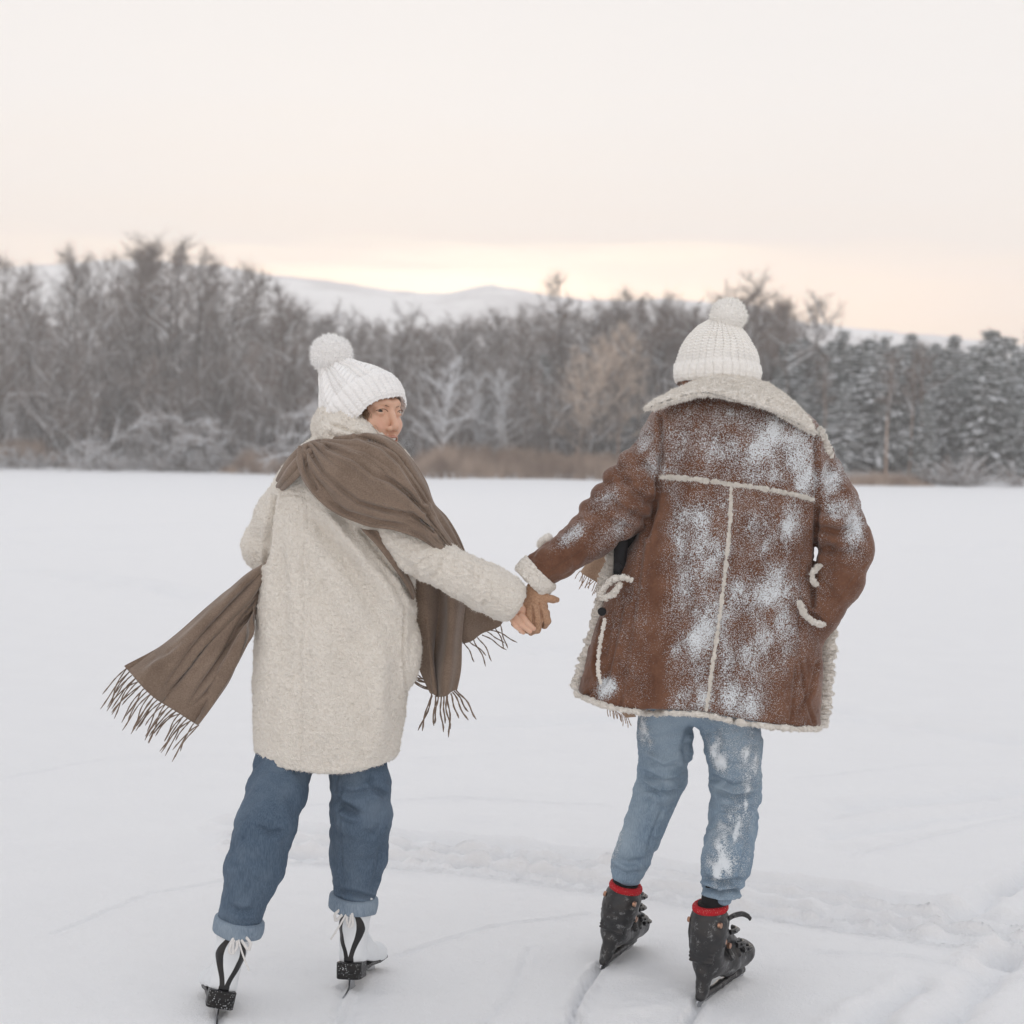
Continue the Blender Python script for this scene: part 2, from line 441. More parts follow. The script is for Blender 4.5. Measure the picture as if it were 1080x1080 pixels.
def f_fleece(c1, c2, sc_=95, d=.003):
    def fn(t, b):
        dn = N(t, 'ShaderNodeTexNoise'); dn.inputs['Scale'].default_value = sc_ * .5; dn.inputs['Detail'].default_value = 2; t.links.new(co(t), dn.inputs['Vector'])
        vm = N(t, 'ShaderNodeVectorMath', operation='MULTIPLY_ADD'); t.links.new(dn.outputs['Color'], vm.inputs[0]); vm.inputs[1].default_value = (1.6 / sc_,) * 3; t.links.new(co(t), vm.inputs[2])
        v = tvor(t, sc_, 'F1', vm.outputs[0]); v2 = tvor(t, sc_ * 2.1, 'F1', vm.outputs[0]); nz = tnoise(t, sc_ * 1.7, 4, .65)
        h = M(t, 'ADD', M(t, 'MULTIPLY', v, -.7), M(t, 'ADD', M(t, 'MULTIPLY', v2, -.5), M(t, 'MULTIPLY', nz, 1.1)))
        bump(t, b, h, d, 1.0)
        big = tnoise(t, 7, 3); mid = tnoise(t, sc_ * .35, 3)
        k = mrange(t, M(t, 'ADD', M(t, 'MULTIPLY', v, .6), M(t, 'ADD', M(t, 'MULTIPLY', nz, -.6), M(t, 'MULTIPLY', mid, .4))), .0, .45)
        c = mix(t, M(t, 'MULTIPLY', k, .55), c1, c2)
        setc(t, b, mix(t, M(t, 'MULTIPLY', mrange(t, big, .35, .7), .2), c, tuple(x * .88 for x in c1)))
    return fn
def snow_mix(t, b, base, thr_lo=.25, use='snow'):
    """fine crystals of snow clinging where the 'snow' attribute says they cling"""
    a = attr(t, use)
    f1 = tnoise(t, 300, 3, .65); f2 = tvor(t, 330); big = tnoise(t, 14, 5, .62, vec=tmap(t, (1.5, 1.5, .75), (0, rad(-35), 0)))
    s1 = M(t, 'ADD', M(t, 'MULTIPLY', a, .86), M(t, 'MULTIPLY', M(t, 'SUBTRACT', big, .5), .55))
    v = M(t, 'ADD', s1, M(t, 'MULTIPLY', M(t, 'SUBTRACT', f1, .5), 1.3))
    k1 = mrange(t, v, .37, .58)
    # isolated bright grains
    k2 = M(t, 'MULTIPLY', mrange(t, f2, .34, .22), mrange(t, M(t, 'ADD', s1, M(t, 'MULTIPLY', M(t, 'SUBTRACT', f1, .5), .5)), .05, .3))
    k = M(t, 'MAXIMUM', k1, k2)
    setc(t, b, mix(t, M(t, 'MULTIPLY', k, .9), base, (.74, .79, .83)))
    bump(t, b, k, .0015, .8)
    return k
HAZE = .0015
# ------------------------------------------------------------------ snow-covered lake, shore and hills
def f_snow(t, b):
    n1 = tnoise(t, 3, 4); n2 = tnoise(t, 90, 4, .7); n3 = tnoise(t, 600, 2)
    setc(t, b, mix(t, n1, (.83, .835, .85), (.87, .875, .885)))
    bump(t, b, n2, .009, .6); bump(t, b, n3, .002, .6)
m_snow = mat('snow', f_snow, rough=.9, spec=.2)
def SH(x): return 93 - .42 * x + 2.0 * np.sin(x * .21) + 1.2 * np.sin(x * .53 + 1)
def gpl(pl):
    return np.array([G(a, b)[:2] for a, b in pl])
def axis_(lo, hi, d, g, far):
    a = list(np.arange(lo, hi, d)); s_ = d
    while a[-1] < far: s_ *= g; a.append(a[-1] + s_)
    return np.array(a)
xs = axis_(0, 2.4, .013, 1.036, 740); xs = np.r_[-xs[:0:-1], xs]
ys = axis_(3.3, 6.9, .013, 1.017, 740); ys = np.r_[-36, -8, -2, 1, 2.5, 3, ys]
XX, YY = np.meshgrid(xs, ys, indexing='ij'); x, y = XX.ravel(), YY.ravel(); z = np.zeros(len(x))
near = (y < 60) & (np.abs(x) < 60)
p = np.stack([x * .5, y * .8, x * 0], 1)
z += .018 * fbm(p, 3, 51) * np.clip(y / 3, 0, 1)
z[near] += .0060 * fbm(np.stack([x + .6 * y, y * 2.6, x * 0], 1)[near] * 2.0, 4, 61)
z[near] += .0016 * fbm(np.stack([x, y, x * 0], 1)[near] * 24, 2, 71)
P2 = np.stack([x, y], 1)
def pdist(pl, m):
    best = np.full(m.sum(), 1e9); side = np.zeros(m.sum()); Q = P2[m]; run = np.zeros(m.sum()); L0 = 0
    for a, b in zip(pl[:-1], pl[1:]):
        v = b - a; l = np.linalg.norm(v); t = np.clip(((Q - a) @ v) / (l * l), 0, 1); dv = Q - a - t[:, None] * v; d = np.linalg.norm(dv, axis=1)
        c = (v[0] * dv[:, 1] - v[1] * dv[:, 0]) / l
        k_ = d < best; best = np.where(k_, d, best); side = np.where(k_, c, side); run = np.where(k_, L0 + t * l, run); L0 += l
    return best, side, run
def groove(pl, wd, dp, rim=.4, rough=0., seed=1, hard=False):
    g_ = gpl(pl); lo, hi = g_.min(0) - wd * 5, g_.max(0) + wd * 5
    m = (x > lo[0]) & (x < hi[0]) & (y > lo[1]) & (y < hi[1])
    if not m.any(): return
    d, s_, r_ = pdist(g_, m)
    pm = np.stack([x[m], y[m], x[m] * 0], 1)
    d = d + wd * .35 * noise(pm * (1.2 / wd) * .4, seed)
    k_ = np.exp(-(d / wd) ** (4 if hard else 2))
    z[m] += -dp * k_ * (1 + .5 * rough * noise(pm / wd * .35, seed + 1)) + rim * dp * np.exp(-((d - 1.9 * wd) / (.8 * wd)) ** 2) * (1 + rough * noise(pm / wd * .6, seed + 2)) + rough * dp * .32 * np.exp(-(d / (1.5 * wd)) ** 2) * fbm(pm / wd * 1.6, 3, seed + 3)
# sledge and ski tracks crossing behind the couple
groove([(250, 872), (330, 879), (430, 886), (540, 896), (640, 908), (760, 925), (880, 939), (1000, 960), (1090, 978)], .050, .040, .6, .3, 2)
groove([(250, 884), (330, 890), (430, 897), (560, 909), (650, 919), (780, 937), (900, 954), (1090, 990)], .022, .024, .6, .6, 3)
groove([(250, 893), (330, 899), (440, 907), (560, 920), (650, 930), (780, 948), (900, 966), (1090, 1000)], .026, .030, .7, 1.0, 4)
groove([(250, 905), (400, 913), (520, 925), (660, 944), (800, 966), (900, 984), (1000, 1000), (1090, 1012)], .010, .012, .6, .3, 5)
groove([(300, 900), (420, 908), (540, 921), (640, 933), (760, 953), (860, 970), (960, 985)], .035, .014, .2, 2.0, 6)
for k_, pl in enumerate([[(420, 1010), (520, 975), (620, 960)], [(330, 850), (480, 842), (640, 850)], [(900, 900), (985, 880), (1090, 858)], [(860, 1005), (960, 1010), (1090, 1040)], [(60, 985), (160, 940), (300, 915)], [(500, 1095), (540, 1050), (560, 1000)], [(840, 820), (960, 806), (1090, 800)], [(440, 800), (560, 790), (650, 792)], [(10, 820), (120, 800), (260, 795)], [(880, 862), (1000, 850), (1090, 838)]]):
    groove(pl, .010, .006, .5, .3, 60 + k_)
for a in (455, 545, 600): groove([(a - 16, 897 + (a - 455) * .1), (a + 16, 901 + (a - 455) * .1)], .05, .035, .5, 1.2, a)
# trodden steps in the right corner
for pl, wd, dp in (([(905, 1090), (935, 1064), (968, 1042)], .042, .028), ([(990, 1085), (1030, 1045), (1066, 1006)], .048, .032), ([(1004, 974), (1034, 952), (1060, 934), (1092, 914)], .045, .026),
                   ([(1044, 1012), (1064, 1003)], .035, .035), ([(1060, 936), (1082, 922)], .035, .03)):
    groove(pl, wd, dp, .35, .9, int(wd * 1000))
# older tracks farther out
for pl in ([(25, 603), (100, 612), (220, 630), (330, 646)], [(60, 606), (150, 620)], [(540, 676), (600, 686), (640, 692)], [(560, 690), (700, 700)], [(880, 749), (940, 762), (1010, 770), (1090, 778)], [(860, 758), (960, 764), (1090, 786)],
           [(430, 764), (560, 762), (640, 756)], [(0, 520), (100, 522), (200, 524)], [(0, 560), (160, 556), (300, 552)], [(640, 540), (900, 575), (1090, 585)], [(0, 575), (140, 580)], [(900, 850), (1000, 842), (1090, 826)], [(880, 880), (980, 862), (1090, 850)]):
    dist = G(*pl[0])[1]; groove(pl, .012 * dist, .0040 * dist, .3, .5, int(pl[0][0]) + 9)
# cuts left by the blades and the loose snow beside them
groove([(634, 1021), (620, 1038), (610, 1056), (604, 1075), (603, 1095)], .012, .022, .5, .2, 7)
groove([(736, 1062), (728, 1078), (722, 1098)], .012, .022, .5, .2, 8)
groove([(362, 1046), (358, 1064), (352, 1092)], .010, .007, .4, .3, 9); groove([(378, 1040), (374, 1070), (366, 1095)], .012, .004, .3, .3, 10)
groove([(231, 1078), (230, 1100)], .010, .008, .4, .3, 11)
def mound(px, py, rx, ry, h_, an=0, seed=0):
    c_ = G(px, py); dx, dy = x - c_[0], y - c_[1]; ca, sa = math.cos(rad(an)), math.sin(rad(an)); m = (np.abs(dx) < 1) & (np.abs(dy) < 1)
    q = ((dx * ca + dy * sa) / rx) ** 2 + ((-dx * sa + dy * ca) / ry) ** 2
    z[m] += h_ * np.exp(-q[m]) * (1 + .3 * noise(np.stack([x[m], y[m], x[m] * 0], 1) * 30, seed))
mound(690, 1062, .10, .22, .022, -35, 1); mound(664, 1030, .06, .10, .012, -20, 2)
mound(772, 1045, .05, .09, .012, -30, 3); mound(372, 1038, .05, .12, .014, -10, 4); mound(238, 1070, .06, .10, .010, 10, 5); mound(395, 1032, .06, .05, .012, 0, 6)
# shore and rising land
sh = SH(x)
bank = np.clip((y - sh) / 7, 0, 1); bank = bank * bank * (3 - 2 * bank)
z += bank * (.9 + .35 * fbm(np.stack([x * .12, y * .2, x * 0], 1), 3, 81)) + np.clip(y - sh - 6, 0, 220) * .012 - np.clip(y - 330, 0, 3000) * .03
z += np.where(y < 2.9, -.03, 0)
def ground_z(px_, py_):
    s_ = SH(px_); b_ = min(max((py_ - s_) / 7, 0), 1); b_ = b_ * b_ * (3 - 2 * b_)
    return b_ * (.9 + .35 * float(fbm(np.array([[px_ * .12, py_ * .2, 0.]]), 3, 81)[0])) + min(max(py_ - s_ - 6, 0), 220) * .012
land = build('snow_field', [(np.stack([x, y, z], 1), grid_faces(len(xs), len(ys)))], m_snow); land['kind'] = 'structure'
# hills
rows = np.array([(-900, 330), (-400, 310), (-100, 296), (0, 290), (60, 284), (150, 279), (230, 284), (290, 294), (340, 300), (400, 308), (450, 315), (485, 311), (515, 306), (545, 311), (575, 318), (620, 322), (700, 319), (780, 326), (830, 343), (900, 350), (960, 356), (1020, 362), (1080, 368), (1400, 385), (2200, 420)], float)
nx_, ny_ = 700, 60
hx_ = np.linspace(-700, 700, nx_); hy_ = np.linspace(330, 760, ny_)
HX, HY = np.meshgrid(hx_, hy_, indexing='ij')
pxx = HX / 620 * FPX + 540; top = 1.5 + (479.5 + (pxx - 540) * .0108 - np.interp(pxx, rows[:, 0], rows[:, 1])) * 620 / FPX
tt = np.clip((HY - 330) / 290, 0, 1); prof = tt * tt * (3 - 2 * tt); prof = np.where(HY > 620, 1 - ((HY - 620) / 260) ** 2, prof)
hz = top * prof + 2.0 * fbm(np.stack([HX.ravel() * .012, HY.ravel() * .012, HX.ravel() * 0], 1), 4, 91).reshape(HX.shape) * prof * (1 - np.exp(-((HY - 620) / 40) ** 2)) + .8 * noise(np.stack([HX.ravel() * .12, HY.ravel() * .12, HX.ravel() * 0], 1), 95).reshape(HX.shape) * prof
m_hill = mat('hill_woods', lambda t, b: setc(t, b, mix(t, mrange(t, tnoise(t, .03, 5, .65), .40, .60), (.66, .64, .64), (.90, .89, .88))), rough=.95, spec=.1)
hl = build('hills', [(np.stack([HX, HY, hz], -1).reshape(-1, 3), grid_faces(nx_, ny_))], m_hill); hl['kind'] = 'structure'
# cold air
m_haze = bpy.data.materials.new('haze'); m_haze.use_nodes = True; t_ = m_haze.node_tree; t_.nodes.clear()
o_ = N(t_, 'ShaderNodeOutputMaterial'); v_ = N(t_, 'ShaderNodeVolumePrincipled'); t_.links.new(v_.outputs[0], o_.inputs['Volume'])
v_.inputs['Color'].default_value = (.985, .975, .97, 1); v_.inputs['Density'].default_value = HAZE; v_.inputs['Anisotropy'].default_value = 0.25
b_ = np.array([(sx, sy, sz) for sx in (-760, 760) for sy in (-40, 790) for sz in (-14, 92)], float)
hb = build('haze', [(b_, np.array([(0, 1, 3, 2), (4, 6, 7, 5), (0, 4, 5, 1), (2, 3, 7, 6), (0, 2, 6, 4), (1, 5, 7, 3)]))], m_haze, shade=False); hb['kind'] = 'stuff'
hb['label'] = 'thin cold winter haze lying over the lake and the woods'; hb['category'] = 'haze'
# ------------------------------------------------------------------ skates
def frame(pos, heading, roll=0, pitch=0, sc_=1.0):
    """local x right, y toe, z up -> world. heading clockwise from +Y (degrees)"""
    Rm = Matrix.Rotation(-rad(heading), 3, 'Z') @ Matrix.Rotation(rad(pitch), 3, 'X') @ Matrix.Rotation(rad(roll), 3, 'Y')
    Rm = np.array(Rm); pos = np.array(pos)
    return lambda V: (np.asarray(V) * sc_) @ Rm.T + pos
def place(heel, top, lh, lt, heading, pitch, zo):
    """frame whose local point lh is seen at pixel heel, leaning so that lt is seen above pixel column top"""
    lh = np.array([lh], float); lt = np.array([lt], float); roll = 0.; pos = G(heel[0], heel[1] + 15)
    for _ in range(30):
        T = frame(pos + [0, 0, zo], heading, roll, pitch); x, y = PX(T(lh))
        d = pos[1]; pos = pos + np.array(((heel[0] - x[0]) * d / FPX, 0, 0)); pos[1] *= 1 - (heel[1] - y[0]) / (heel[1] - 478) * .8
        x, y = PX(T(lt)); roll += (top - x[0]) * .12
    return frame(pos + [0, 0, zo], heading, roll, pitch)
T1 = place((736, 1057), 749, (0, -.005, .02), (0, .062, .265), 34, 0, -.004)
T2 = place((634, 1019), 660, (0, -.005, .02), (0, .062, .246), 24, -3, -.002)
T3 = place((366, 1033), 373, (0, .0, .058), (0, .05, .285), 13, -9, -.004)
T4 = place((232, 1064), 251, (0, .0, .058), (0, .05, .285), -16, -9, -.004)
AK1, AK2 = T1([(0, .06, .25)])[0], T2([(0, .06, .235)])[0]
AK3, AK4 = T3([(0, .048, .275)])[0], T4([(0, .048, .275)])[0]
for nm, a_ in (('AK1', AK1), ('AK2', AK2), ('AK3', AK3), ('AK4', AK4)): print(nm, a_.round(3), [v_.round(1) for v_ in PX(a_[None])])
m_wleather = mat('white_leather', lambda t, b: (bump(t, b, tnoise(t, 260, 3), .0006, .5),
    setc(t, b, mix(t, mrange(t, attr(t, 'trim'), -.0004, .0004), (.70, .73, .76), (.012, .012, .014)))), rough=.35, spec=.4)
m_heel = mat('black_sole', lambda t, b: setc(t, b, mix(t, mrange(t, M(t, 'ADD', tvor(t, 210), M(t, 'MULTIPLY', tnoise(t, 30, 3), .35)), .40, .33), (.008, .008, .009), (.6, .62, .65))), rough=.4)
m_lace = mat('lace', lambda t, b: (setc(t, b, mix(t, tnoise(t, 200, 2), (.62, .61, .60), (.78, .77, .76))), bump(t, b, tnoise(t, 600, 2), .0006, .8)), rough=.9)

def figure_skate(parent, T, shaft_lean=(0, 0), mirror=1, lean=0):
    # local metres: heel back at y=0, toe y=.255, sole top z: heel .10 / ball .075 above the ice
    s = SDF((-.08, -.06, .04), (.08, .30, .31), .0028)
    s.tube([(0, .052, .105), (0, .046, .15), (lean, .044, .20), (lean * 1.8, .05, .25), (lean * 2, .05, .262)], [.036, .035, .040, .047, .049], .01)
    s.seg((0, .045, .112), (0, .12, .105), .033, .036, .015)
    s.seg((0, .12, .105), (.004 * mirror, .205, .092), .038, .036, .015)
    s.ell((.005 * mirror, .215, .094), (.042, .044, .034), .012)
    s.seg((0, .10, .16), (0, .14, .125), .028, .03, .02)
    # flat underside
    X, Y, Z = s.grids((slice(None),) * 3); zb = np.interp(Y[0, :, 0], [0, .07, .12, .18, .26], [.100, .099, .088, .078, .082])[None, :, None]
    s.F = np.maximum(s.F, (zb - Z).astype(np.float32))
    # open top
    s.seg((lean * 2, .05, .262), (lean * 2, .05, .31), .038, .038, .003, op='s')
    V, F = s.mesh(); V = smooth(V, F, 2)
    # black swirl trims that part above the heel and meet under the cuff
    zc = V[:, 2]; xc = V[:, 0] - np.interp(zc, [.15, .28], [0, lean * 2]); back = V[:, 1] < .075
    tz = [.10, .112, .13, .16, .19, .21, .235, .26, .30]
    def sm(v_):
        q = np.linspace(.10, .30, 120); k_ = np.interp(q, tz, v_); k_ = np.convolve(np.pad(k_, 9, mode='edge'), np.hanning(19) / np.hanning(19).sum(), 'valid'); return np.interp(zc, q, k_)
    cen = sm([.004, .006, .010, .022, .031, .028, .016, .009, .006]); wd = sm([.007, .0068, .0065, .0080, .0098, .0085, .0055, .0035, .003])
    base = np.where(zc < .113, .014 - np.abs(xc), -1)
    tr = np.maximum(wd - np.abs(np.abs(xc) - cen), base) * np.where(back, 1, -1) ; tr = np.where(back, tr, -.01)
    bo = build('skate_boot', [(T(V), F)], m_wleather, parent, {'trim': tr})
    # sole with raised heel
    s = SDF((-.06, -.03, .03), (.06, .28, .12), .0028)
    def slab(y0, y1, w0, w1, z0, z1, k=.003):
        X, Y, Z = s.grids((slice(None),) * 3); t = np.clip((Y - y0) / (y1 - y0), 0, 1); wx = w0 + (w1 - w0) * t
        r = .018
        qx = np.abs(X) - (wx - r); qy = np.abs(Y - (y0 + y1) / 2) - ((y1 - y0) / 2 - r)
        d = np.sqrt(np.maximum(qx, 0) ** 2 + np.maximum(qy, 0) ** 2) + np.minimum(np.maximum(qx, qy), 0) - r
        d = np.maximum(d, np.maximum(z0 - Z, Z - z1)); s._put((slice(None),) * 3, d, k, 'u')
    slab(.002, .082, .037, .033, .056, .102)
    slab(.0, .262, .034, .040, .074, .084)
    s.seg((0, .08, .088), (0, .14, .082), .02, .024, .012)
    V, F = s.mesh(); V = smooth(V, F, 1)
    # bend the sole to the boot's underside
    V[:, 2] += np.interp(V[:, 1], [0, .085, .12, .18, .262], [0, 0, .002, -.001, .004])
    build('sole', [(T(V), F)], m_heel, bo)
    # blade: stanchions and runner with the drawn-out tail
    out_ = [(-.035, .004), (-.030, .016), (0, .024), (.02, .034), (.022, .058), (.06, .058), (.062, .032), (.09, .024), (.15, .022), (.17, .03), (.175, .074), (.235, .078), (.242, .045), (.262, .034), (.258, .018), (.245, .008), (.20, .001), (.10, .0), (0, .0), (-.03, .0)]
    o = np.array(out_); n = len(o); th = .0022
    Vb = np.vstack([np.c_[np.full(n, -th), o], np.c_[np.full(n, th), o]])
    q = [(i, (i + 1) % n, n + (i + 1) % n, n + i) for i in range(n)]
    import mathutils
    tri = mathutils.geometry.tessellate_polygon([[Vector((a, b, 0)) for a, b in out_]])
    t1 = [(a, b, c) for a, b, c in tri]; t2 = [(n + a, n + c, n + b) for a, b, c in tri]
    build('blade', [(T(Vb), np.array(q)), (T(Vb), np.array(t1 + t2))], m_steel, bo, shade=False)
    # laces knotted at the back of the cuff
    parts = []
    g = random.Random(5 + mirror)
    zt = .252; y0 = -.004
    def rib(pts, r=.0042):
        nonlocal parts
        p = resamp(np.array(pts, float), 26); parts += tubep(T(p + [lean * 2, 0, 0]), r, 8, flat=((0, 1, 0), .38))
    rib([(0, y0, zt), (-.022 * mirror, y0 - .008, zt - .004), (-.040 * mirror, y0 - .012, zt - .020), (-.038 * mirror, y0 - .012, zt - .036), (-.020 * mirror, y0 - .010, zt - .020), (-.002, y0 - .006, zt)])
    rib([(0, y0 - .004, zt), (.010 * mirror, y0 - .010, zt - .018), (.012 * mirror, y0 - .012, zt - .044), (.002 * mirror, y0 - .010, zt - .050), (-.006 * mirror, y0 - .010, zt - .03), (-.004, y0 - .006, zt - .004)], .0038)
    rib([(0, y0 - .004, zt), (-.010 * mirror, y0 - .012, zt - .022), (-.026 * mirror, y0 - .014, zt - .05), (-.050 * mirror, y0 - .016, zt - .086)], .0026)
    rib([(0, y0 - .004, zt), (.006 * mirror, y0 - .010, zt - .026), (0, y0 - .012, zt - .052)], .0036)
    build('lace', parts, m_lace, bo)
    return bo

def plastic_skate(parent, T0, open_buckle, zs=1.0):
    def T(V):
        V = np.array(V, float); z_ = V[..., 2]; V[..., 2] = np.where(z_ > .12, .12 + (z_ - .12) * zs, z_); return T0(V)
    s = SDF((-.075, -.06, .0), (.075, .33, .33), .003)
    s.tube([(0, .058, .115), (0, .046, .17), (0, .052, .21), (0, .060, .245)], [.041, .047, .052, .054], .012)
    s.seg((0, .05, .11), (0, .15, .095), .038, .042, .015); s.seg((0, .15, .095), (0, .245, .088), .043, .040, .015)
    s.ell((0, .255, .088), (.043, .050, .036), .01)
    s.seg((0, .10, .19), (0, .18, .125), .036, .036, .02)
    for z in (.128, .140, .152): s.seg((-.032, .012, z), (.032, .012, z), .0055, .0055, .004)       # ribs over the heel
    s.seg((-.05, .05, .178), (.05, .05, .178), .006, .006, .004)
    for y in (.12, .16, .20): s.tube([(-.044, y, .115), (-.030, y - .004, .145), (0, y - .006, .158 - (y - .12) * .4), (.030, y - .004, .145), (.044, y, .115)], [.007] * 5, .003)
    # blade housing: front and rear posts with an opening between
    s.tube([(0, .03, .09), (0, .022, .045), (0, .012, .030)], [.024, .017, .012], .008); s.tube([(0, .23, .08), (0, .245, .042)], [.024, .015], .008)
    s.tube([(0, .006, .030), (0, .13, .030), (0, .27, .034)], [.012, .011, .012], .006)
    s.seg((0, .16, .09), (0, .20, .07), .022, .016, .01)
    # hollow cuff
    s.seg((0, .062, .255), (0, .064, .335), .043, .043, .003, op='s')
    # slit of the shell down the side
    for sx in (-1, 1): s.tube([(sx * .050, .085, .33), (sx * .048, .10, .22), (sx * .044, .11, .17)], [.004] * 3, .002, op='s')
    V, F = s.mesh(); V = smooth(V, F, 1); Nn = vnormals(V, F); V = V + Nn * (.0012 * fbm(V * 50, 3, 3))[:, None]
    bo = build('skate_boot', [(T(V), F)], m_plastic, parent)
    # liner rim
    th = np.linspace(0, 2 * np.pi, 33); rr = .0100
    ring = np.c_[.040 * np.cos(th), .063 + .043 * np.sin(th), .284 + .004 * np.sin(th)]
    V_, F_, c_ = tubem(T(ring), rr, 10, flat=((0, 0, 1), 1.15)); build('liner', [(V_, F_)], m_red, bo)
    V_, F_, c_ = tubem(T(np.array([(0, .062, .262), (0, .062, .300)])), [.036, .034], 20); build('lining_sock', [(V_, F_), (V_, c_[:, :3])], m_black, bo)
    # runner
    out_ = [(-.012, .022), (.27, .026), (.282, .018), (.272, .006), (.24, .001), (.02, .0), (-.006, .008)]
    o = np.array(out_); n = len(o); t_ = .002
    Vb = np.vstack([np.c_[np.full(n, -t_), o], np.c_[np.full(n, t_), o]])
    q = np.array([(i, (i + 1) % n, n + (i + 1) % n, n + i) for i in range(n)]); t1 = np.array([(0, i, i + 1) for i in range(1, n - 1)])
    build('blade', [(T(Vb), q), (T(Vb), np.vstack([t1, t1[:, ::-1] + n]))], m_steel, bo, shade=False)
    # buckles with their levers, rivets
    for k, (y, z, op) in enumerate([(.108, .255, open_buckle), (.125, .205, 0), (.17, .150, 0), (.215, .122, 0)]):
        pp = [(.046, y - .03, z), (.050, y, z - .003), (.040, y + .022, z - .006), (.02, y + .034, z - .008)]
        if op: pp = [(.050, y - .035, z), (.056, y - .01, z + .004), (.068, y + .016, z + .004), (.080, y + .03, z - .006), (.084, y + .034, z - .014)]
        p = resamp(np.array(pp, float), 14)
        b = build('buckle', tubep(T(p), [.0075] * 14, 8, flat=((1, 0, 0), .6)) + tubep(T(p[2:12] + [.006, 0, .002]), .0035, 6), m_plastic, bo)
    for y, z in ((.06, .185), (.03, .245), (.10, .160)):
        for sx in (-1, 1):
            x_ = sx * (.0465 if z > .17 else .041)
            V_, F_, c_ = tubem(T(np.array([(x_ - sx * .004, y, z), (x_ + sx * .004, y, z)])), [.0085, .0075], 14)
            build('rivet', [(V_, F_), (V_, c_[:, :3])], m_copper, bo)
    return bo
# ------------------------------------------------------------------ shared cloth materials
m_skin = mat('skin', lambda t, b: (setc(t, b, mix(t, mrange(t, tnoise(t, 30, 3), .35, .7), (.56, .335, .235), (.60, .35, .26))),
                                   bump(t, b, tnoise(t, 500, 2), .0004, .5)), rough=.5, spec=.35)
m_skin.node_tree.nodes['Principled BSDF'].inputs['Subsurface Weight'].default_value = .12
m_skin.node_tree.nodes['Principled BSDF'].inputs['Subsurface Radius'].default_value = (.02, .008, .004)
def f_suede(t, b):
    a = tnoise(t, 14, 5, .6); a2 = tnoise(t, 160, 3)
    c = mix(t, mrange(t, a, .3, .7), (.105, .045, .026), (.170, .082, .050))
    c = mix(t, M(t, 'MULTIPLY', mrange(t, a2, .4, .75), .35), c, (.235, .108, .060))
    bump(t, b, a2, .0012, .6); bump(t, b, tnoise(t, 28, 4), .004, .5)
    snow_mix(t, b, c)
m_suede = mat('suede', f_suede, rough=.85, spec=.15, sheen=.25)
m_suede_plain = mat('suede_plain', lambda t, b: (setc(t, b, mix(t, mrange(t, tnoise(t, 60, 4), .3, .7), (.12, .047, .023), (.19, .085, .045))), bump(t, b, tnoise(t, 160, 3), .001, .6)), rough=.85, spec=.15)
m_sherpa = mat('sherpa', f_fleece((.96, .93, .88), (.86, .815, .75), 150, .003), rough=.95, spec=.1, sheen=.3)
m_black = mat('black_cloth', color=(.012, .012, .014), rough=.8)
def f_denim(c1, c2, c3, snow=False):
    def fn(t, b):
        w1 = tnoise(t, 420, 2, vec=tmap(t, (1, 1, .12))); w2 = tnoise(t, 9, 4)
        c = mix(t, mrange(t, w1, .35, .65), c1, c2)
        c = mix(t, M(t, 'MULTIPLY', mrange(t, w2, .4, .75), .55), c, c3)
        cr = attr(t, 'worn'); c = mix(t, M(t, 'MULTIPLY', cr, .6), c, c3)
        bump(t, b, w1, .0006, .6)
        if snow: snow_mix(t, b, c)
        else: setc(t, b, c)
    return fn
m_jean_l = mat('light_denim', f_denim((.15, .215, .29), (.23, .31, .395), (.35, .43, .50), True), rough=.8, spec=.2)
m_jean_d = mat('dark_denim', f_denim((.058, .090, .135), (.095, .138, .195), (.16, .21, .27)), rough=.8, spec=.2)
m_jean_cuff = mat('denim_inside', f_denim((.15, .205, .27), (.23, .29, .36), (.28, .34, .40)), rough=.8, spec=.2)
def f_knit(c):
    def fn(t, b):
        n = tnoise(t, 400, 3); setc(t, b, mix(t, mrange(t, n, .3, .7), tuple(x * .9 for x in c), c)); bump(t, b, n, .0012, .8)
    return fn
m_knit_m = mat('cream_yarn', f_knit((.93, .915, .885)), rough=.95, spec=.1, sheen=.3)
m_knit_w = mat('white_yarn', f_knit((.95, .945, .94)), rough=.95, spec=.1, sheen=.3)
m_glove = mat('tan_glove', lambda t, b: (setc(t, b, mix(t, mrange(t, tnoise(t, 260, 4), .3, .7), (.36, .21, .13), (.48, .30, .195))), bump(t, b, tnoise(t, 420, 3), .0014, .8)), rough=.9, spec=.15, sheen=.2)
m_red = mat('red_liner', lambda t, b: (setc(t, b, mix(t, mrange(t, tvor(t, 260), .18, .10), (.42, .012, .02), (.8, .6, .5))), bump(t, b, tnoise(t, 200, 3), .001, .6)), rough=.8)
m_plastic = mat('black_plastic', lambda t, b: (setc(t, b, mix(t, mrange(t, M(t, 'ADD', tnoise(t, 45, 5, .65), M(t, 'MULTIPLY', tnoise(t, 420, 2), .25)), .68, .80), (.018, .018, .020), (.16, .165, .17))), bump(t, b, tnoise(t, 90, 4), .001, .5)), rough=.38, spec=.5)
m_steel = mat('steel', color=(.45, .46, .48), rough=.28, metal=1)
m_copper = mat('rivet', color=(.45, .26, .18), rough=.35, metal=1)
m_glass = mat('lens', color=(.9, .92, .94), rough=.05)
m_glass.node_tree.nodes['Principled BSDF'].inputs['Transmission Weight'].default_value = .9
m_tort = mat('tortoise_frame', color=(.10, .035, .015), rough=.3)

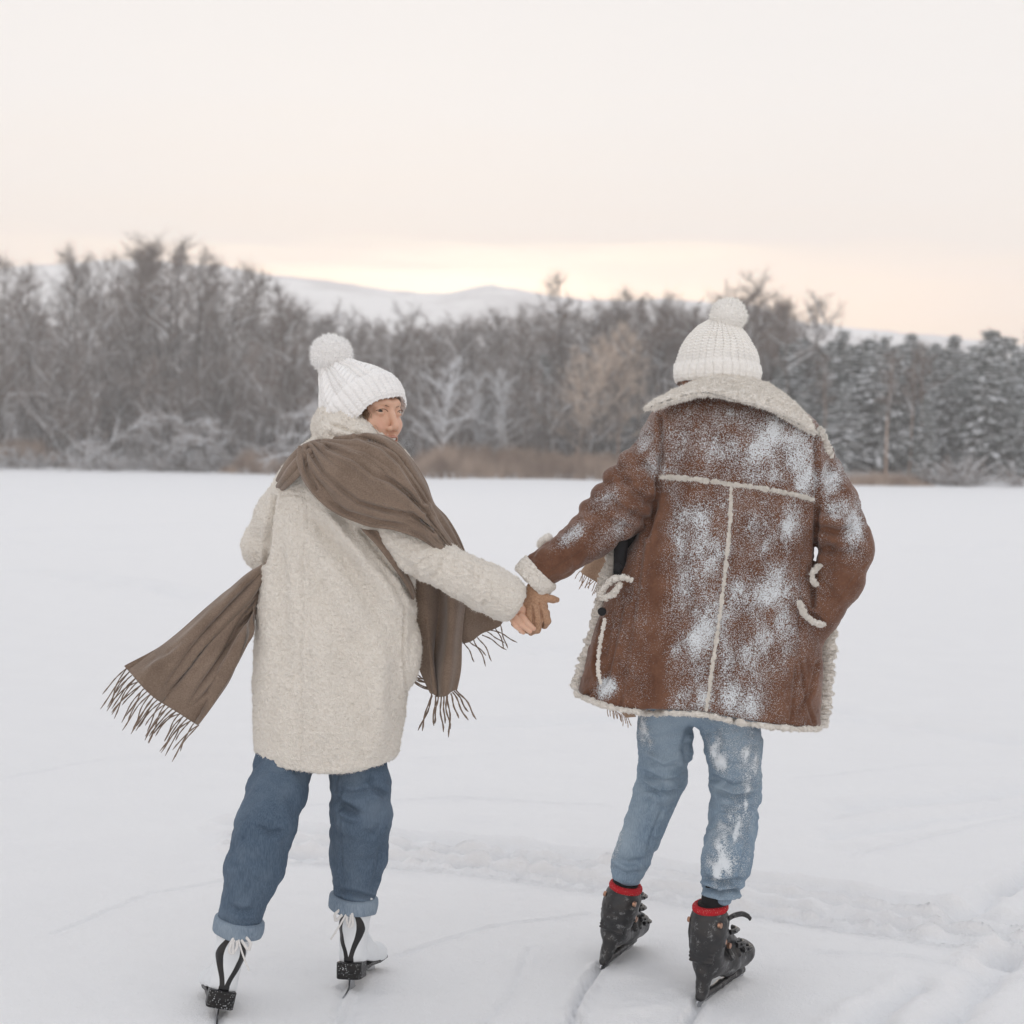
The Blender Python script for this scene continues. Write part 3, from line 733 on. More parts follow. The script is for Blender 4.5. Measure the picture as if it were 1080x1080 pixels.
def blobs(V, bl, only_back=None):
    """attribute from soft elliptical patches given in photo pixels: (x, y, rx, ry, angle, strength)"""
    x, y = PX(V); a = np.zeros(len(V))
    for bx, by, rx, ry, an, s in bl:
        c, s_ = math.cos(rad(an)), math.sin(rad(an)); dx, dy = x - bx, y - by
        q = ((dx * c + dy * s_) / rx) ** 2 + ((-dx * s_ + dy * c) / ry) ** 2
        a = np.maximum(a, s * np.exp(-q * .9))
    return a

def yarn_ball(c, r, n, mi=0, seed=0, wd=.0022):
    """pompom: dense ball of cut yarn ends"""
    c = np.array(c); s_ = SDF(c - r * 1.2, c + r * 1.2, .0018); s_.ell(c, (r * .97, r * .95, r * .93), 0); V, F = s_.mesh()
    d = (V - c) / np.linalg.norm(V - c, axis=1, keepdims=True)
    k_ = np.abs(noise(d * 17, seed)) * .6 + np.abs(noise(d * 31, seed + 1)) * .5 + .5 * noise(d * 3, seed + 2)
    V = V + d * (r * .09 * (k_ - .35))[:, None]
    fz = fuzz(V, F, n // 2, r * .16, .0018, seed, curl=.5)
    return [(V, F, mi), (fz[0], fz[1], mi)]

def knit_hat(name, parent, m, origin, axis, fwd, rx, ry, prof, ribs, band, seed, twist=0.0, cable=0):
    """cap in its own frame: axis = up through the crown, prof = (height, radius factor) rows, ribs around, fold band height"""
    axis = np.array(axis, float); axis /= np.linalg.norm(axis); fwd = np.array(fwd, float); fwd -= axis * (fwd @ axis); fwd /= np.linalg.norm(fwd)
    side = np.cross(fwd, axis)
    nu, nv = ribs * 12, 170
    pr = resamp(np.array([(a, b, 0) for a, b in prof]), nv)
    h, rf = pr[:, 0], np.maximum(pr[:, 1], .001)
    th = np.arange(nu) / nu * 2 * np.pi
    TH, H = np.meshgrid(th, h, indexing='ij'); R_ = np.broadcast_to(rf, TH.shape)
    s = np.r_[0, np.cumsum(np.hypot(np.diff(h), np.diff(rf) * rx))]; S = np.broadcast_to(s, TH.shape)
    ph = ribs * TH + twist * H * 40
    inband = 1 / (1 + np.exp((H - band) / .0015))
    rib = np.abs(np.cos(ph / 2)) ** .55
    st = np.sin(S * 2 * np.pi / .0095 + np.abs(((ph / (2 * np.pi)) % 1) - .5) * 7)
    disp = .0058 * rib + .0026 * st * (1 - .3 * inband)
    if cable:
        phc = cable * TH; cc = np.cos(phc); lane = np.clip(cc * 2.2 - .3, 0, 1)
        c1 = np.abs(np.sin(S * 2 * np.pi / .042 + phc * .9)) ; disp = disp * (1 - lane * (1 - inband)) + lane * (1 - inband) * (.0085 * c1 ** .6)
    taper = np.clip(rf / .35, 0, 1)
    disp = disp * np.broadcast_to(taper, TH.shape) + .005 * inband * np.clip(H / .006 + .4, 0, 1)
    X = (rx * R_ + disp) * np.sin(TH); Y = (ry * R_ + disp) * np.cos(TH)
    V = (np.array(origin) + X[..., None] * side + Y[..., None] * fwd + H[..., None] * axis).reshape(-1, 3)
    V = V + .0035 * np.stack([fbm(V * 22, 2, seed + k) for k in range(3)], 1)
    F = grid_faces(nu, nv, True, False)
    # inner rim turned under
    n = nu * nv; lowi = np.arange(nu) * nv; rim = V[lowi] * 0
    rim = np.array(origin) + ((rx - .006) * np.sin(th))[:, None] * side + ((ry - .006) * np.cos(th))[:, None] * fwd + .012 * axis
    nx = np.roll(np.arange(nu), -1)
    V = np.vstack([V, rim]); F = np.vstack([F, np.stack([lowi, n + np.arange(nu), n + nx, lowi[nx]], 1)])
    fz = fuzz(V, F, 9000, .005, .0006, seed)
    return build(name, [(V, F, 0), (fz[0], fz[1], 0)], m, parent)

# ================================================================== THE MAN
DM = 4.2
man = empty('person', (0.56, 4.2, 0), 'man in a snow dusted brown suede coat and light jeans, hand in pocket', 'man', 'couple skating hand in hand')
def P(x, y, d=DM): return W(x, y, d)

# body (one skin surface; mostly under the clothes)
build('sock', tubep(np.array([T1([(0, .062, .19)])[0], P(756, 930, AK1[1])]), [.036, .036], 20) , m_black, man)
build('sock', tubep(np.array([T2([(0, .062, .17)])[0], P(662, 912, AK2[1])]), [.036, .036], 20), m_black, man)
s = SDF(P(590, 780, 3.9) - [0, 0, .9], P(930, 340, 4.6) + .05, .008)
s.tube([P(756, 428, 4.22), P(757, 405, 4.2)], [.062, .060], .02)
s.ell(P(757, 388, 4.22), (.078, .098, .118), .02)
s.ell(P(722, 396, 4.23), (.012, .02, .032), .01)               # ear
s.tube([P(770, 480, 4.22), P(765, 560, 4.22), P(738, 715, 4.22)], [.09, .10, .09], .03, .9)
s.tube([P(715, 725, 4.24), P(700, 820, 4.34), AK2, T2([(0, .06, .15)])[0]], [.060, .050, .026, .026], .02)
s.tube([P(765, 725, 4.2), P(775, 830, 4.22), AK1, T1([(0, .06, .15)])[0]], [.060, .050, .026, .026], .02)
s.tube([P(715, 490, 4.2), P(645, 550, 4.16), P(572, 602, 4.12), P(563, 628, 4.12)], [.035, .03, .028, .026], .01)
s.tube([P(845, 505, 4.22), P(884, 580, 4.14), P(868, 640, 4.18), P(857, 655, 4.22)], [.035, .03, .03, .028], .01)
V, F = s.mesh(); V = smooth(V, F, 2)
build('body', [(V, F)], m_skin, man)

# jeans
h = .004
s = SDF(P(620, 975, 4.0) - [0, .12, .02], P(830, 735, 4.5) + [.02, .15, .05], h)
s.tube([P(703, 735, 4.22), P(701, 790, 4.29), P(698, 820, 4.33), P(684, 860, (4.33 + AK2[1]) / 2), P(671, 892, AK2[1]), P(662.5, 914, AK2[1])],
       [.083, .075, .069, .060, .054, .051], .012, .9, wr=(.005, 70, .4))
s.tube([P(768, 742, 4.17), P(773, 790, 4.20), P(776, 832, 4.21), P(773, 870, 4.18), P(767, 905, AK1[1]), P(762, 930, AK1[1])],
       [.090, .078, .069, .068, .066, .057], .012, .9, wr=(.005, 66, 1.2))
s.ell(P(738, 742, 4.2), (.13, .11, .06), .03)
V, F = s.mesh(); Nn = vnormals(V, F)
V = V + Nn * (.0045 * fbm(V * [14, 14, 30], 3, 5))[:, None]
cl = [([(677, 800), (700, 812), (722, 808)], 3, .006), ([(674, 812), (700, 826), (724, 822)], 3, .007), ([(676, 826), (698, 838), (718, 832)], 3, .006),
      ([(680, 792), (700, 803), (724, 794)], 2.5, -.004), ([(676, 819), (700, 832), (721, 828)], 2, -.005),
      ([(728, 765), (722, 790), (727, 812)], 3, .005), ([(690, 835), (680, 855), (664, 862)], 3, .004), ([(700, 850), (688, 880), (678, 920)], 1.6, .003),
      ([(642, 912), (660, 922), (680, 920)], 2.5, .006), ([(644, 922), (662, 931), (677, 930)], 2, -.005), ([(646, 902), (662, 910), (683, 906)], 2.5, .004),
      ([(748, 818), (772, 830), (800, 824)], 3, .007), ([(747, 830), (775, 842), (800, 838)], 3, .006), ([(748, 824), (773, 836), (801, 831)], 2, -.005),
      ([(745, 790), (770, 806), (796, 812)], 3, .004), ([(752, 850), (776, 856), (800, 850)], 2.5, .004), ([(754, 800), (760, 780), (750, 765)], 3, .005),
      ([(738, 924), (760, 932), (786, 927)], 2.5, .007), ([(737, 934), (760, 941), (784, 938)], 2.2, .007), ([(737, 944), (760, 950), (782, 948)], 2, .006),
      ([(738, 929), (760, 937), (786, 933)], 2, -.006), ([(738, 939), (760, 946), (784, 943)], 2, -.005), ([(791, 860), (785, 900), (778, 930)], 1.5, .003),
      ([(722, 835), (706, 870), (692, 905), (680, 934)], 1.2, .003), ([(800, 790), (801, 840), (797, 880)], 1.2, .003)]
cl = [(c_[0], c_[1] * 1.15, c_[2] * 1.7, *c_[3:]) for c_ in cl]
V = crease(V, Nn, cl)
sn = blobs(V, [(782, 870, 16, 54, 8, .52), (772, 905, 20, 34, 5, .48), (787, 848, 5, 30, 8, .75), (776, 880, 5, 26, 14, .7), (757, 795, 10, 26, -15, .75), (764, 880, 12, 30, 15, .7), (678, 770, 9, 22, -10, .6),
               (790, 800, 14, 40, 0, .55), (760, 915, 20, 22, 0, .7), (650, 890, 5, 22, 10, .55), (776, 780, 40, 50, 0, .35)])
sn = sn * (1 + .6 * fbm(V * [55, 20, 22], 2, 99))
wn = blobs(V, [(700, 770, 20, 40, 0, .8), (775, 780, 20, 40, 0, .7), (662, 880, 10, 40, 15, .8), (700, 825, 18, 5, 0, .8), (775, 833, 20, 5, 0, .8)])
build('jeans', [(V, F)], m_jean_l, man, {'snow': sn, 'worn': wn})

# suede coat
def hem_m(X):
    d = 4.02 + .19 * np.clip(np.abs(X - .53) / .35, 0, 1) ** 3
    px = X / d * FPX + 540 - 4
    hy = np.interp(px, [600, 612, 640, 680, 700, 740, 770, 800, 840, 870], [730, 733, 744, 750, 751, 753, 759, 763, 767, 767])
    return 1.5 - (hy - 479.5 - (px - 540) * .0108) * d / FPX
h = .0036
s = SDF(P(540, 775, 4.0) - [0, .1, 0], P(932, 405, 4.5) + [.03, .05, .03], h)
lev = []
for y, xl, xr, b in [(402, 742, 782, 22), (412, 724, 800, 30), (422, 706, 822, 38), (432, 692, 842, 44), (446, 688, 858, 50), (470, 688, 868, 56),
                     (505, 690, 868, 60), (540, 686, 864, 62), (560, 676, 861, 62), (580, 662, 859, 62), (610, 645, 857, 62), (650, 632, 866, 64), (700, 619, 868, 67), (735, 611, 868, 70), (772, 606, 868, 71)]:
    z = W((xl + xr) / 2, y, DM)[2]; k = DM / FPX
    lev.append((z, (xl - 540) * k, (xr - 540) * k, DM + .01, b * k))
s.loft(lev, .01, 2.7, hem=hem_m)
k = .016
# hanging left arm, reaching back to the woman
s.tube([P(712, 466, 4.2), P(684, 500, 4.19), P(652, 540, 4.16), P(620, 566, 4.14), P(588, 590, 4.12), P(572, 601, 4.12)],
       [.086, .079, .071, .063, .054, .052], k, 1.0, wr=(.007, 62, .3))
s.ell(P(705, 462, 4.2), (.07, .09, .075), .03)
for x, y, r in [(667, 487, 15), (650, 503, 14), (636, 521, 13), (622, 536, 12), (660, 516, 14), (640, 538, 13)]:
    s.ell(P(x, y, 4.16), (RR(r), RR(r) * 1.2, RR(r) * .8), .012)
# right arm, elbow out, hand in the pocket
s.tube([P(852, 492, 4.2), P(876, 530, 4.18), P(894, 575, 4.14)], [.080, .072, .068], k, wr=(.006, 64, 1.4))
s.tube([P(894, 577, 4.14), P(884, 612, 4.13), P(864, 646, 4.15), P(852, 664, 4.18)], [.066, .062, .055, .050], .022, wr=(.004, 50, .2))
for x, y, r in [(880, 548, 22), (876, 566, 17), (878, 590, 14), (903, 560, 15)]:
    s.ell(P(x, y, 4.12), (RR(r), RR(r) * 1.1, RR(r) * .7), .012)
V, F = s.mesh(); Nn = vnormals(V, F)
q = fbm(V * [7, 7, 4.5], 3, 21); V = V + Nn * (.006 * q)[:, None]
V = V + Nn * (.0016 * fbm(V * 45, 3, 31))[:, None]; Nn = vnormals(V, F)
cl = [([(697, 440), (697, 470), (696, 505), (690, 540), (682, 565)], 2.6, .014, 1), ([(860, 462), (862, 500), (861, 540), (860, 585), (857, 640)], 2.6, .014, 1),
      # side panel seams
      ([(681, 545), (672, 620), (662, 690), (654, 748)], 1.7, .005, 1), ([(686, 545), (677, 620), (667, 690), (659, 748)], 1.5, -.003, 1),
      ([(846, 590), (842, 680), (834, 760)], 1.7, .005, 1),
      # big drags in the back
      ([(715, 560), (722, 630), (736, 665), (752, 675)], 7, .006), ([(850, 590), (815, 625), (790, 650)], 6, .006), ([(845, 610), (810, 645), (786, 668)], 5, .005),
      ([(770, 540), (790, 600), (780, 640)], 9, .004), ([(730, 620), (722, 680), (735, 735)], 9, .006), ([(800, 690), (812, 730), (806, 765)], 8, .006),
      ([(705, 520), (716, 580), (706, 640)], 7, .005), ([(780, 700), (776, 730), (782, 760)], 6, -.004), ([(845, 540), (820, 575), (800, 585)], 7, .005),
      ([(715, 450), (740, 470), (780, 480)], 8, .004), ([(850, 480), (830, 500), (800, 505)], 7, .004), ([(690, 690), (700, 720), (696, 748)], 7, -.005),
      # pocket and flap lines on the left front
      ([(656, 640), (646, 690), (640, 715), (628, 735)], 2, .008, 1), ([(636, 655), (628, 700), (632, 722), (610, 742)], 2, .007, 1), ([(640, 650), (634, 690), (636, 715)], 3, -.006, 1),
      # pocket on the right
      ([(866, 655), (852, 645), (845, 632)], 2, .01, 1), ([(862, 700), (855, 730), (846, 745)], 2.2, .009, 1), ([(843, 690), (850, 740), (858, 762)], 1.6, .006, 1),
      # sleeve folds, left arm
      ([(693, 535), (672, 520), (654, 500)], 4, .012), ([(697, 520), (690, 500), (672, 482)], 4, .012), ([(684, 550), (655, 537), (638, 520)], 4, .012), ([(670, 560), (640, 550), (620, 536)], 4, .010),
      ([(690, 505), (700, 480), (705, 455)], 4, .006), ([(640, 575), (622, 560), (606, 548)], 3.5, .005), ([(668, 480), (680, 465), (700, 455)], 4, .006),
      ([(690, 520), (650, 560), (600, 590), (578, 606)], 1.3, .003, 1),
      # sleeve folds, right arm
      ([(862, 540), (880, 538), (900, 545)], 4, .012), ([(862, 556), (884, 562), (906, 555)], 4, .010), ([(868, 575), (888, 585), (915, 582)], 4.5, .012), ([(868, 600), (885, 596), (905, 604)], 4, .008),
      ([(866, 520), (880, 512), (892, 520)], 4, .008), ([(880, 480), (874, 500), (866, 512)], 4, .006), ([(915, 590), (890, 625), (868, 650)], 1.4, .003, 1), ([(862, 610), (872, 618), (880, 630)], 4, .007)]
V = crease(V, Nn, cl); V = smooth(V, F, 1, .3)
sn = blobs(V, [(775, 470, 105, 42, 6, .60), (740, 470, 38, 34, 0, .74), (775, 480, 60, 30, 10, .70), (835, 478, 28, 34, 0, .78), (720, 460, 30, 26, 0, .66), (800, 455, 50, 20, 20, .72), (850, 505, 16, 26, 0, .78),
               (878, 500, 14, 26, 10, .8), (900, 560, 12, 34, 0, .6), (884, 535, 16, 14, 0, .7), (735, 545, 26, 20, 0, .55), (750, 590, 30, 40, 0, .58), (715, 580, 14, 30, 0, .45),
               (800, 560, 26, 40, 10, .60), (835, 545, 18, 30, 0, .6), (815, 620, 30, 36, -30, .66), (735, 650, 16, 44, -20, .74), (710, 700, 36, 40, 0, .66), (725, 735, 34, 20, 0, .6),
               (805, 690, 26, 46, 10, .80), (790, 735, 34, 26, 0, .66), (825, 660, 16, 40, 0, .8), (730, 680, 14, 40, 25, .8), (605, 563, 18, 7, -38, .9), (640, 530, 22, 12, -35, .5),
               (680, 460, 14, 20, 0, .62), (690, 480, 10, 24, 0, .62), (640, 725, 10, 12, 40, .8), (650, 560, 30, 18, -35, .35), (770, 500, 90, 9, 4, .65), (760, 620, 90, 150, 0, .44), (710, 520, 16, 24, 0, .5)])
sn = .56 * (1 - np.exp(-3.0 * sn)) + .10 * sn + .20 * np.clip(fbm((V @ np.array([[.8, 0, .6], [0, 1, 0], [-.6, 0, .8]])) * [16, 9, 6], 3, 77), -.6, .8) * np.clip(sn * 2, 0, 1)
sn = np.maximum(sn * np.clip(-Nn[:, 1] * 3 + .6, 0, 1), 0)
# the bare leather shows at the armholes and lower side panels
x, y = PX(V); sn *= 1 - .75 * np.exp(-((x - 690) / 13) ** 2) * (y > 520)
coat = build('suede_coat', [(V, F)], m_suede, man, {'snow': sn})
COAT_M = (V, F)

# depth of the coat's back surface under a pixel, for laying trims on it
def depthmap(V, step=3):
    x, y = PX(V); m = V[:, 1] < 4.6
    ix = np.round(x / step).astype(int); iy = np.round(y / step).astype(int); D = {}
    for a, b, d in zip(ix[m], iy[m], V[m, 1]):
        k_ = (a, b)
        if d < D.get(k_, 9): D[k_] = d
    def q(px, py):
        a, b = int(round(px / step)), int(round(py / step)); best = [D[k_] for k_ in [(a + i, b + j) for i in (-1, 0, 1) for j in (-1, 0, 1)] if k_ in D]
        return float(np.median(best)) if best else 4.1
    return q
dm = depthmap(V)
def on(pl, n, q, off=0.0):
    p = resamp(np.array([(a, b, 0) for a, b in pl]), n); d = np.array([q(a, b) for a, b, _ in p])
    d = np.convolve(np.pad(d, 3, mode='edge'), np.ones(7) / 7, 'valid') - off
    return W(p[:, 0], p[:, 1], d)
def fleece_line(name, pl, r, q=None, off=0.0, n_=70, nf=2500, parent=None, m=None, ln=.006, label=None, flat=None, seed=3):
    n = 240
    p = on(pl, n, q, off) if q else W(*resamp(np.array(pl, float), n).T)
    g = np.linspace(0, 1, len(p)); rr = r * (1 + .22 * noise(np.stack([g * 40, g * 0, g * 0], 1), seed) + .28 * noise(np.stack([g * 110, g * 0 + 3, g * 0], 1), seed)) * np.clip(np.minimum(g, 1 - g) * len(p) / 6 + .35, 0, 1)
    V, F, caps = tubem(p, rr, 14, flat=flat)
    V = V + min(.0034, r * .42) * np.stack([noise(V * 130, k_) for k_ in range(3)], 1) + min(.0018, r * .22) * np.stack([noise(V * 260, k_ + 5) for k_ in range(3)], 1)
    fz = fuzz(V, F, int(nf * 1.5), ln * 1.15, .0018, seed)
    return build(name, [(V, F), (V, caps[:, :3]), (fz[0], fz[1])], m or m_sherpa, parent)
fleece_line('shearling_seam', [(697, 503), (730, 505), (770, 511), (815, 517), (858, 527)], .0062, dm, -.003, 90, 9000, coat, ln=.010)
fleece_line('shearling_seam', [(771, 512), (770, 545), (766, 590), (759, 650), (751, 705), (745, 750)], .0050, dm, -.002, 90, 7000, coat, ln=.008)
fleece_line('hem_trim', [(607, 729), (612, 734), (640, 745), (680, 752), (700, 752), (740, 754), (770, 760), (800, 765), (840, 769), (866, 769)], .0070, dm, .003, 110, 11000, coat, ln=.009)
# turned front edges showing the shearling inside
fleece_line('front_edge', [(654, 566, 4.18), (648, 585, 4.19), (638, 612, 4.2), (628, 660, 4.2), (616, 700, 4.2), (606, 728, 4.2)], .017, None, 0, 80, 9000, coat, ln=.008)
fleece_line('front_edge', [(874, 652, 4.24), (873, 690, 4.26), (870, 730, 4.26), (866, 767, 4.26)], .021, None, 0, 60, 9000, coat, ln=.008)
# pocket trims, tab loop on the left front
fleece_line('pocket_trim', [(843, 634, 4.05), (848, 647, 4.045), (858, 656, 4.05), (870, 659, 4.08)], .007, None, 0, 40, 1500, coat)
fleece_line('pocket_trim', [(866, 596, 4.1), (858, 603, 4.08), (857, 612, 4.08), (864, 619, 4.1)], .0065, None, 0, 30, 1200, coat)
fleece_line('tab_loop', [(667, 612, 4.04), (652, 609, 4.05), (640, 617, 4.07), (634, 626, 4.08), (636, 631, 4.08), (648, 625, 4.06), (655, 614, 4.05)], .0072, None, 0, 60, 2500, coat)
fleece_line('pocket_trim', [(638, 652, 4.07), (632, 685, 4.07), (631, 708, 4.06), (634, 722, 4.06)], .0045, None, 0, 40, 900, coat)
for bx, by in ((652, 598), (635, 645)):
    V_, F_, c_ = tubem(W(*np.array([(bx, by, 4.09), (bx - .5, by, 4.075)]).T), [.012, .011], 20)
    build('button', [(V_, F_), (V_, c_[:, :3])], m_black, coat)
# dark gaps: the pullover seen through the open coat
s = SDF(P(640, 612, 4.05) - .02, P(672, 555, 4.25) + .05, .004)
s.tube([P(655, 574, 4.14), P(653, 604, 4.14)], [.020, .016], .01); s.tube([P(664, 566, 4.20), P(660, 600, 4.20)], [.024, .020], .01)
V, F = s.mesh(); build('pullover', [(V, F)], m_black, man)
# collar: a wide shearling collar spread over the shoulders
C = patch([[(742, 408, 4.16), (752, 401, 4.13), (768, 399, 4.12), (788, 403, 4.13), (800, 405, 4.16), (812, 412, 4.17), (822, 420, 4.17)],
           [(712, 418, 4.13), (733, 409, 4.09), (759, 402, 4.07), (788, 406, 4.07), (815, 416, 4.09), (835, 431, 4.10), (852, 446, 4.12)],
           [(692, 427, 4.11), (717, 418, 4.07), (750, 410, 4.04), (785, 415, 4.04), (815, 426, 4.05), (840, 440, 4.08), (857, 452, 4.10)],
           [(678, 433, 4.10), (708, 421, 4.05), (742, 414, 4.02), (776, 422, 4.02), (808, 432, 4.04), (838, 445, 4.06), (862, 458, 4.09)]],
          260, 100, .024, lambda u, v: .004 * np.sin(u * 9 + v * 2) * np.sin(v * 3.1), .16)
V, F = C[0], C[1]; V = V + vnormals(V, F) * (.0034 * fbm(V * 80, 3, 8))[:, None]
fz = fuzz(V, F, 30000, .007, .0016, 5)
build('collar', [(V, F), (fz[0], fz[1])], m_sherpa, coat)
fleece_line('lapel', [(862, 452, 4.12), (868, 464, 4.13), (872, 476, 4.14), (874, 484, 4.16)], .013, None, 0, 30, 2500, coat)
C = patch([[(864, 668, 4.26), (862, 710, 4.27), (856, 763, 4.27)], [(874, 668, 4.28), (872, 710, 4.29), (866, 763, 4.29)]], 40, 14, .01, None); build('coat_lining', [(C[0], C[1])], m_black, coat)
# cuff of the left sleeve
def cuff(c0, c1, r0, r1, nf, parent, m, name='cuff', seed=4, ln=.007, bulge=.006):
    c0, c1 = np.array(c0), np.array(c1); t = np.linspace(0, 1, 44)
    p = c0 + (c1 - c0) * t[:, None]; r = r0 + (r1 - r0) * t + bulge * np.sin(np.pi * t) ** .5
    r[0] = r0 * .72; r[-1] = r1 * .72
    V, F, caps = tubem(p, r, 110); V = V + .002 * np.stack([fbm(V * 60, 2, k_ + seed) for k_ in range(3)], 1) + .0026 * np.stack([noise(V * 150, k_ + seed) for k_ in range(3)], 1)
    fz = fuzz(V, F, nf, ln, .0017, seed)
    return build(name, [(V, F), (V, caps[:, :3]), (fz[0], fz[1])], m, parent)
cuff(P(571, 602, 4.12), P(558, 615, 4.12), .056, .054, 9000, coat, m_sherpa)
s = SDF(P(562, 585, 4.1) - .03, P(590, 555, 4.2) + .03, .003)
s.tube([P(572, 574, 4.18), P(578, 568, 4.16)], [.016, .014], .01)
V, F = s.mesh(); fz = fuzz(V, F, 900, .005, .0008, 2); build('sleeve_tab', [(V, F), (fz[0], fz[1])], m_sherpa, coat)

# plaid scarf ends that show beyond the open front
m_tanscarf = mat('tan_scarf', lambda t, b: (setc(t, b, mix(t, mrange(t, tnoise(t, 300, 2), .3, .7), (.40, .27, .19), (.50, .36, .26))), bump(t, b, tnoise(t, 500, 2), .001, .5)), rough=.9)
def fringe(pts, dirs, ln, r, seed, mi=0, n_per=1, sag=.3):
    g = np.random.default_rng(seed); parts = []
    for p, d in zip(pts, dirs):
        for _ in range(n_per):
            l = ln * (.75 + .5 * g.random()); dd = np.array(d) + g.normal(size=3) * .16; dd /= np.linalg.norm(dd)
            w_ = g.normal(size=3) * .12; ph_ = g.random() * 6
            t = np.linspace(0, 1, 9)[:, None]; q = p + dd * l * t + np.array((0, 0, -1)) * sag * l * t ** 2 + w_ * l * t ** 2 * (1 - .4 * t) + .035 * l * np.sin(t * 7 + ph_) * np.array((.8, .2, .5))
            tw = r * (1 + .25 * np.sin(t[:, 0] * 30)); tw[-1] *= .5
            parts += tubep(q, tw, 5, mi)
    return parts
C = patch([[(640, 562, 4.36), (625, 585, 4.4), (612, 603, 4.42)], [(662, 575, 4.34), (650, 600, 4.36), (640, 622, 4.38)]], 40, 30, .006, lambda u, v: .004 * np.sin(v * 9))
e = resamp(np.array([(612, 602, 4.42), (640, 621, 4.38)]), 16); e = W(*e.T)
sf = build('scarf', [(C[0], C[1])] + fringe(e, [(-.5, 0, -.8)] * 16, .028, .0013, 3), m_tanscarf, man)
C = patch([[(640, 735, 4.25), (652, 748, 4.25), (660, 757, 4.25)], [(664, 738, 4.25), (668, 750, 4.25), (671, 756, 4.25)]], 30, 20, .008, None)
e = W(*resamp(np.array([(640, 744, 4.25), (662, 757, 4.25)]), 14).T)
build('scarf_end', [(C[0], C[1])] + fringe(e, [(.3, 0, -1)] * 14, .022, .0013, 5), m_tanscarf, sf)

# hat
ax = np.array((.03, .06, 1.0))
org = P(756, 404, 4.215)
hat = knit_hat('knit_hat', man, m_knit_m, org, ax, (-.25, 1, 0), .1045, .122,
               [(-.004, 1.0), (.02, 1.04), (.045, 1.03), (.075, .98), (.105, .88), (.132, .73), (.154, .54), (.170, .33), (.178, .14), (.180, .01)], 30, .050, 11)
build('pompom', yarn_ball(P(768.5, 333, 4.2), RR(19), 5000, seed=3), m_knit_m, hat)
# spectacles: the arm and lens edge visible beside the cheek
gl = build('spectacles', tubep(W(*np.array([(722, 401, 4.2), (717, 402, 4.26), (715.5, 403, 4.33)]).T), [.0022, .0022, .0022], 6)
           + tubep(W(*np.array([(715.5, 402, 4.32), (717, 407, 4.325), (720, 411, 4.33), (726, 412, 4.335), (730, 408, 4.34), (729, 400, 4.34), (722, 398, 4.335), (715.5, 402, 4.32)]).T), .0022, 6), m_tort, man)
C = patch([[(716, 401, 4.325), (721, 411, 4.33)], [(722, 400, 4.33), (728, 408, 4.34)]], 8, 8, .0015); build('lens', [(C[0], C[1])], m_glass, gl)
# hair under the hat edge
# glove: his left hand closed over hers
def hand(h, palm, fingers, lo, hi, smoothk=.004):
    s = SDF(lo, hi, h)
    for a, b, ra, rb, sy in palm: s.seg(a, b, ra, rb, .008, sy)
    for f in fingers:
        pts, rs = f; s.tube(pts, rs, smoothk)
    return s.mesh()
H = 4.10
palm = [(P(564, 622, H), P(565, 640, H - .005), .026, .033, 1.3), (P(556, 640, H), P(553, 652, H), .026, .026, 1.3), (P(566, 640, H), P(563, 656, H), .028, .024, 1.3)]
fing = [([P(569, 640, H - .012), P(575, 647, H - .018), P(577, 655, H - .012), P(574, 660, H)], [.0125, .012, .011, .009]),
        ([P(565, 644, H - .018), P(568, 655, H - .024), P(566, 664, H - .018), P(560, 667, H - .005)], [.0125, .012, .011, .009]),
        ([P(558, 645, H - .018), P(559, 657, H - .024), P(556, 664, H - .020), P(550, 665, H - .006)], [.012, .0115, .0105, .009]),
        ([P(551, 644, H - .012), P(549, 654, H - .018), P(546, 659, H - .014), P(542, 658, H - .002)], [.011, .0105, .0095, .008]),
        ([P(568, 630, H), P(576, 630.5, H - .008), P(583, 632, H - .006), P(587.5, 632.5, H)], [.014, .0115, .0105, .0085])]
V, F = hand(.0022, palm, fing, P(530, 676, H) - .06, P(595, 600, H) + .06, .0035)
Nn = vnormals(V, F); V = V + Nn * (.0012 * fbm(V * 70, 3, 3))[:, None]
V = crease(V, Nn, [([(569, 637), (571, 648), (572, 660)], 1.2, .0045, 1), ([(561, 640), (563, 653), (560, 666)], 1.2, .0045, 1), ([(554, 641), (552, 653), (551, 664)], 1.2, .004, 1), ([(557, 634), (565, 637), (574, 637)], 1.8, .002)])
build('glove', [(V, F)], m_glove, man)
plastic_skate(man, T1, 1, .885)
plastic_skate(man, T2, 0, .77)
# ================================================================== THE WOMAN
woman = empty('person', (-0.45, 4.1, 0), 'woman in a cream fleece coat and brown scarf, looking back over her shoulder', 'woman', 'couple skating hand in hand')
m_fleece = mat('boucle_fleece', f_fleece((.95, .905, .83), (.84, .775, .69), 170, .004), rough=.95, spec=.1, sheen=.25)
m_scarf = mat('brown_scarf', lambda t, b: (setc(t, b, mix(t, mrange(t, M(t, 'ADD', M(t, 'MULTIPLY', tnoise(t, 300, 3), .6), M(t, 'MULTIPLY', tnoise(t, 12, 3), .4)), .35, .65), (.168, .122, .092), (.245, .184, .142))),
                                        bump(t, b, tnoise(t, 480, 3), .0011, .6)), rough=.95, spec=.1, sheen=.3)
